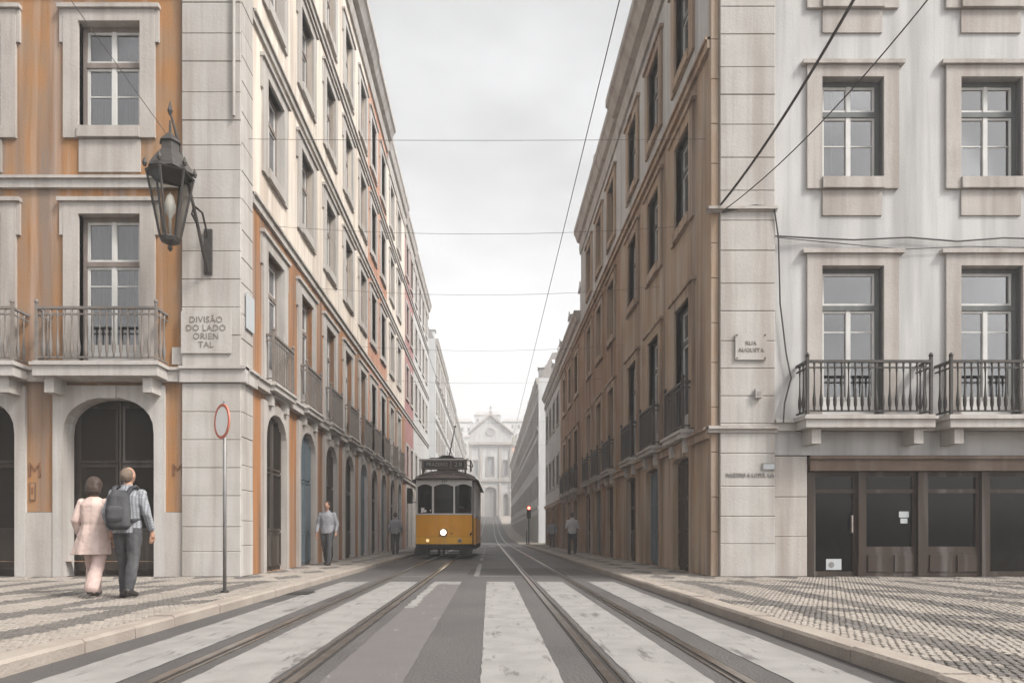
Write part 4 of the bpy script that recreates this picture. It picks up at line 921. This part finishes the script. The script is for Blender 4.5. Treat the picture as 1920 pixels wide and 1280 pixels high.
def person(label, loc, rz, H=1.72, top='whiteshirt', legs='trouser', hairm='hair', female=False, coat=False, stride=.22, fine=True, bald=False, sleeve=True, group=None):
    """a walking figure facing +y; one continuous body with clothing over it"""
    p = thing('person', label, 'person', loc, rz, group); k = H/1.72; vx = .008 if fine else .018
    hip, sh = .90, 1.40; shw = .185 if not female else .165
    B = MB()
    ank = {-1: (-.09, stride*.75, .09), 1: (.09, -stride, .15)}; knee = {-1: (-.095, stride*.62, .48), 1: (.095, -stride*.22, .49)}
    hipj = {-1: (-.09, 0, hip), 1: (.09, 0, hip)}
    elb = {-1: (-shw-.075, -.05, 1.12), 1: (shw+.075, .0, 1.11)}; wri = {-1: (-shw-.085, .08, .90), 1: (shw+.08, .12, .89)}
    loft(B, [(0,0,.84,.12,.09),(0,0,.92,.165,.115),(0,0,1.05,.135,.095),(0,0,1.2,.16,.11),(0,0,1.34,.175,.105),(0,-.01,1.43,.11,.07),(0,-.005,1.47,.06,.055)])
    cone(B,(0,0,1.44),.058,(0,.025,1.54),.052)
    B.ball((0,.03,1.625),.1,16,12,(.78,.98,1.12)); B.ball((0,.065,1.575),.06,12,8,(.95,.9,.9))
    B.ball((0,.135,1.60),.016,8,6,(1,1,1.4)); B.box(-.022,.022,.118,.128,1.555,1.563)
    for s_ in (-1,1):
        B.ball((s_*.032,.112,1.63),.014,8,6); B.ball((s_*.079,.02,1.615),.026,8,6,(.4,.8,1.2))
        cone(B,(s_*shw,0,1.385),.05,elb[s_],.040); cone(B,elb[s_],.040,wri[s_],.027)
        wv = Vector(wri[s_]); pv = wv+Vector((0,.012,-.075)); cone(B,wv,.026,pv,.034)
        for j,(dx,ln_) in enumerate(((-.03,.07),(-.01,.082),(.011,.078),(.03,.06))):
            a = pv+Vector((dx*.5,dx,-.02)); c = a+Vector((-s_*.006,.006,-ln_*.55)); e = c+Vector((-s_*.016,.012,-ln_*.45)); cone(B,a,.0105,c,.0095,8); cone(B,c,.0095,e,.008,8)
        a = wv+Vector((-s_*.012,.022,-.03)); c = a+Vector((-s_*.012,.035,-.035)); cone(B,a,.012,c,.0105,8); cone(B,c,.0105,c+Vector((0,.012,-.03)),.0085,8)
        cone(B,hipj[s_],.085,knee[s_],.055); cone(B,knee[s_],.052,ank[s_],.036)
        av = Vector(ank[s_]); tip = av+Vector((0,.15,-.055 if s_ < 0 else -.115)); cone(B,av+Vector((0,-.02,-.05)),.036,tip,.028)
    body = fuse(B,'body','skin',p,vx,3)
    # clothing
    C = MB()
    for s_ in (-1,1):
        w0, w1, w2 = (.105,.085,.080) if not female else (.105,.10,.115)
        cone(C,hipj[s_],w0,knee[s_],w1-.01); cone(C,knee[s_],w1-.01,Vector(ank[s_])+Vector((0,.0,.0)),w2-.015)
    loft(C,[(0,0,.83,.16,.11),(0,0,.93,.182,.13),(0,0,1.04,.16,.115)])
    fuse(C,'trousers',legs,p,.012 if fine else .02,3,.03)
    C = MB()
    if coat:
        loft(C,[(-.03,0,.62,.275,.22),(-.015,0,.75,.25,.19),(0,0,.92,.21,.165),(0,0,1.05,.165,.13),(0,0,1.2,.185,.135),(0,0,1.34,.195,.13),(0,-.01,1.43,.12,.085),(0,-.01,1.46,.075,.065)],28,.05,7)
    else:
        loft(C,[(0,0,.86,.19,.135),(0,0,.95,.185,.13),(0,0,1.1,.175,.12),(0,0,1.25,.195,.135),(0,0,1.35,.20,.125),(0,-.01,1.43,.12,.085),(0,-.01,1.47,.07,.065)],28,.02,5)
    for s_ in (-1,1):
        cone(C,(s_*shw,0,1.375),.07,elb[s_],.058)
        if sleeve: ww = Vector(wri[s_]); cone(C,elb[s_],.057,Vector(elb[s_]).lerp(ww,.86),.044)
    fuse(C,'coat' if coat else 'shirt',top,p,.010 if fine else .02,2,.018 if coat else .03)
    C = MB(); 
    for s_ in (-1,1):
        av = Vector(ank[s_]); tip = av+Vector((0,.165,-.05 if s_ < 0 else -.11)); cone(C,av+Vector((0,-.035,-.045)),.046,tip,.036)
        C.box(av.x-.04,av.x+.04,av.y-.07,av.y+.05,av.z-.09,av.z-.05)
    fuse(C,'shoes','shoe',p,.012,2)
    C = MB()
    if female: 
        C.ball((0,.015,1.645),.117,16,12,(.92,1.0,1.08)); loft(C,[(0,-.025,1.49,.075,.05),(0,-.03,1.53,.105,.075),(0,-.02,1.60,.11,.09),(0,-.01,1.66,.1,.09)],20,.03,9)
    elif bald: C.ball((0,-.012,1.625),.098,16,12,(.83,.93,1.02))
    else: C.ball((0,.004,1.65),.105,16,12,(.84,1.0,1.02))
    fuse(C,'hair',hairm,p,.009 if fine else .016,2,.02)
    if not coat:
        C = MB(); loft(C,[(0,-.012,1.44,.085,.075),(0,-.006,1.50,.068,.064)]); C.build('collar',top,p)
    p.scale = (k,k,k); return p
wm = person('woman in blush pink coat and wide trousers walking away beside the man with a backpack', (-5.42,9.35,PH), R(3), 1.60, 'coat','blush','hair',True,True,.24)
mn = person('man in grey plaid shirt and dark trousers walking away beside the woman in pink', (-4.88,9.2,PH), R(-2), 1.74, 'plaid','trouser','hair_g',stride=.12,bald=True)
bp = thing('backpack', 'dark backpack worn by the man in the plaid shirt', 'backpack', (-4.88,9.2,PH)); bp.rotation_euler = (0,0,R(-2)); bp.scale = mn.scale
C = MB(); loft(C,[(0,-.20,.90,.11,.06),(0,-.215,.95,.16,.085),(0,-.22,1.16,.165,.09),(0,-.205,1.34,.14,.075),(0,-.185,1.42,.08,.045)],20); fuse(C,'main_bag','pack',bp,.012,2)
C = MB(); loft(C,[(0,-.285,1.0,.08,.035),(0,-.295,1.05,.11,.045),(0,-.29,1.17,.11,.04),(0,-.28,1.21,.09,.03)],16); fuse(C,'front_pocket','pack',bp,.012,2)
for s_ in (-1,1): MB().tube([(s_*.09,-.17,1.36),(s_*.115,-.11,1.45),(s_*.12,-.02,1.475),(s_*.12,.09,1.42),(s_*.125,.155,1.28),(s_*.15,.13,1.12),(s_*.16,.02,1.04),(s_*.13,-.15,1.02)],[.028]*8,6).build('strap','pack',bp)
person('pedestrian in white shirt and dark trousers on the right pavement near the far end', (3.42,28.3,PH), R(8), 1.72,'whiteshirt','trouser','hair',fine=False,stride=.15,sleeve=False)
person('pedestrian in grey shirt far down the right pavement near the traffic light', (3.75,41.0,PH), R(175), 1.70,'blueshirt','trouser','hair_g',fine=False,stride=.2)
person('pedestrian in grey shirt coming along the left pavement before the ochre arches', (-4.42,18.6,PH), R(174), 1.72,'blueshirt','trouser','hair',fine=False,stride=.2)
person('pedestrian in grey shirt walking away on the left pavement, close beside the tram', (-3.95,28.6,PH), R(5), 1.72,'blueshirt','trouser','hair',fine=False,stride=.1)

# ------------------------------------------------------------------ church and hillside in the haze
M['grey_door'] = mat('haze_paled_door', (.30,.29,.28), .8, (.25,.24,.23), .7)  # church doors coloured paler, haze of the distance put into the colour
M['paleglass'] = plain('haze_paled_glass', (.30,.30,.31), .25)  # distance haze painted into the church panes as a lighter tone
CH = thing('church', 'pale church front with pediment, round window and arched doors closing the street', 'church', (0.3, 205, 6.0))
cwid = 12.6; h2 = cwid/2
wall_sheet(-h2,h2,0,22,[(-2,.9+1.1,0,9.5),(-5.6,-3.6,0,7.5),(3.6,5.6,0,7.5),(-1,1,12.5,18),(-5.2,-3.8,12.5,17),(3.8,5.2,12.5,17)],.8).build('wall','white_wall',CH)
MB().box(-h2,h2,.8,14,0,28).build('nave','pale_grey',CH)
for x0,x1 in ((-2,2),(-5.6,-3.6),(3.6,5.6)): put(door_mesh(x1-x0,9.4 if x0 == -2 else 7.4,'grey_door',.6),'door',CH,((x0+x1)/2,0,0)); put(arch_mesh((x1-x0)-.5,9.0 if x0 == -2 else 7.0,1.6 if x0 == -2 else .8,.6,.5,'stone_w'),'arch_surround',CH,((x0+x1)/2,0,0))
for x0,x1,z0,z1 in ((-1,1,12.5,18),(-5.2,-3.8,12.5,17),(3.8,5.2,12.5,17)):
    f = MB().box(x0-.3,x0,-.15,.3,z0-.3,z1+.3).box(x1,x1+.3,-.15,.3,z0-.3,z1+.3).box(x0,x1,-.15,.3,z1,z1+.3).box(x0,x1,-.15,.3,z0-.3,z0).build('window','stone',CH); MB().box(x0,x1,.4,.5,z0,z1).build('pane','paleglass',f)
for x in (-6.1,-2.9,2.9,6.1): MB().box(x-.4,x+.4,-.3,-.002,0,22).build('pilaster','stone',CH)
for z,t in ((11,.5),(22,.8)): MB().box(-h2-.4,h2+.4,-t,0.3,z-.4,z+.4).build('cornice','stone',CH)
b = MB(); b.add([(-h2,.1,22.4),(h2,.1,22.4),(h2,.1,25.0),(0,.1,30.5),(-h2,.1,25.0),(-h2,1,22.4),(h2,1,22.4),(h2,1,25),(0,1,30.5),(-h2,1,25)],[(0,1,2,3,4),(5,9,8,7,6),(0,5,6,1),(1,6,7,2),(2,7,8,3),(3,8,9,4),(4,9,5,0)]); b.build('gable','white_wall',CH)
for s_ in (-1,1): b = MB(); b.add([(0,-.5,30.4),(s_*(h2+.5),-.5,24.7),(s_*(h2+.5),-.5,25.3),(0,-.5,31.1),(0,1.1,30.4),(s_*(h2+.5),1.1,24.7),(s_*(h2+.5),1.1,25.3),(0,1.1,31.1)],[(0,1,2,3),(4,7,6,5),(0,4,5,1),(1,5,6,2),(2,6,7,3),(3,7,4,0)]); b.build('pediment_cornice','stone',CH)
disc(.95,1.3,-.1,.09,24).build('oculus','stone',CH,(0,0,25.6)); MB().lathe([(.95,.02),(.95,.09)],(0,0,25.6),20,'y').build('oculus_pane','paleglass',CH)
MB().box(-.5,.5,0,1,30.9,31.8).box(-.1,.1,.4,.6,31.8,33.6).box(-.5,.5,.4,.6,32.7,32.9).build('cross','stone',CH)
# hill
b = MB(); nx, ny = 24, 22
def hz(x, y): t = max(0,min(1,(y-215)/125)); return 6+44*(t*t*(3-2*t))+2.0*math.sin(x*.06)+1.2*math.sin(x*.13+y*.05)
vs = [(-110+220*i/nx, 206+150*j/ny, hz(-110+220*i/nx, 206+150*j/ny)-(3 if j == 0 else 0)) for j in range(ny+1) for i in range(nx+1)]
b.add(vs, [(j*(nx+1)+i,j*(nx+1)+i+1,(j+1)*(nx+1)+i+1,(j+1)*(nx+1)+i) for j in range(ny) for i in range(nx)])
M['hill'] = mat('hillside', (.13,.13,.10), .95, (.20,.18,.15), .8, scale=.08); tag(b.build('hill','hill',smooth=True), kind='structure')
def hill_house(label, x, y, w, h, roofm, wallm, nwin):
    z = hz(x,y); H = thing('hillside_house', label, 'house', (x,y,z)); d = 8.0
    MB().box(-w/2,w/2,0,d,-5,h).build('wall', wallm, H)
    b = MB(); b.add([(-w/2-.3,-.4,h),(w/2+.3,-.4,h),(w/2+.3,d+.3,h),(-w/2-.3,d+.3,h),(-w/2+w*.1,d/2,h+2.2),(w/2-w*.1,d/2,h+2.2)],[(0,1,5,4),(2,3,4,5),(1,2,5),(3,0,4),(0,3,2,1)]); b.build('roof', roofm, H)
    rows = max(1,int(h/3.1))
    for r_ in range(rows):
        for i in range(nwin):
            xx = -w/2+w*(i+.5)/nwin; zz = .8+r_*3.0
            f = MB().box(xx-.65,xx+.65,-.08,-.001,zz-.1,zz+1.7).build('window','stone_w',H); MB().box(xx-.5,xx+.5,-.1,-.081,zz,zz+1.6).build('pane','darkglass',f)
    return H
hh = [(-8.5,232,9,6.5,'tile','white_wall',3,'white house with orange red roof just left of the church gable'),
 (-16,240,9,9,'tile_g','pale_grey',3,'grey roofed house left of the orange roofed one on the hillside'),(10,240,9,8,'tile_g','white_wall',3,'white house behind the right shoulder of the church'),
 (-10,262,11,8,'tile_g','white_wall',4,'wide white house on the hillside above the orange roof'),(1,266,9,8,'tile_g','pale_grey',3,'grey house directly above the church pediment'),(12,268,9,8,'tile','white_wall',3,'red roofed house high on the right of the church'),
 (-19,280,10,9,'tile','pale_grey',3,'red roofed house high on the left of the hillside'),(-7,288,10,8,'tile_g','white_wall',3,'white house near the hilltop left of the church cross'),(4,292,11,8,'tile_g','white_wall',4,'long white house near the hilltop above the cross'),(16,290,9,8,'tile_g','pale_grey',3,'grey house near the hilltop at right'),
 (-14,312,12,8,'tile_g','pale_grey',4,'grey house on the hilltop at left'),(-1,318,12,10,'tile_g','white_wall',4,'tallest white house on the middle of the hilltop'),(12,316,12,7,'tile_g','white_wall',4,'white house on the hilltop at right')]
for x,y,w,h,rm,wm_,n,lab in hh: hill_house(lab,x,y,w,h,rm,wm_,n)

# ------------------------------------------------------------------ haze
b = MB(); b.box(-170,170,-14.5,425,-1.2,72); hzo = b.build('haze'); hzo.data.materials.clear(); tag(hzo, kind='stuff')
hm = bpy.data.materials.new('haze_air'); hm.use_nodes = True; t = hm.node_tree; t.nodes.clear(); pv = _n(t,'ShaderNodeVolumePrincipled'); pv.inputs['Color'].default_value = (.97,.97,.975,1); pv.inputs['Density'].default_value = HAZE_DENSITY; pv.inputs['Anisotropy'].default_value = .0
oo = _n(t,'ShaderNodeOutputMaterial'); t.links.new(pv.outputs[0], oo.inputs['Volume']); hzo.data.materials.append(hm)
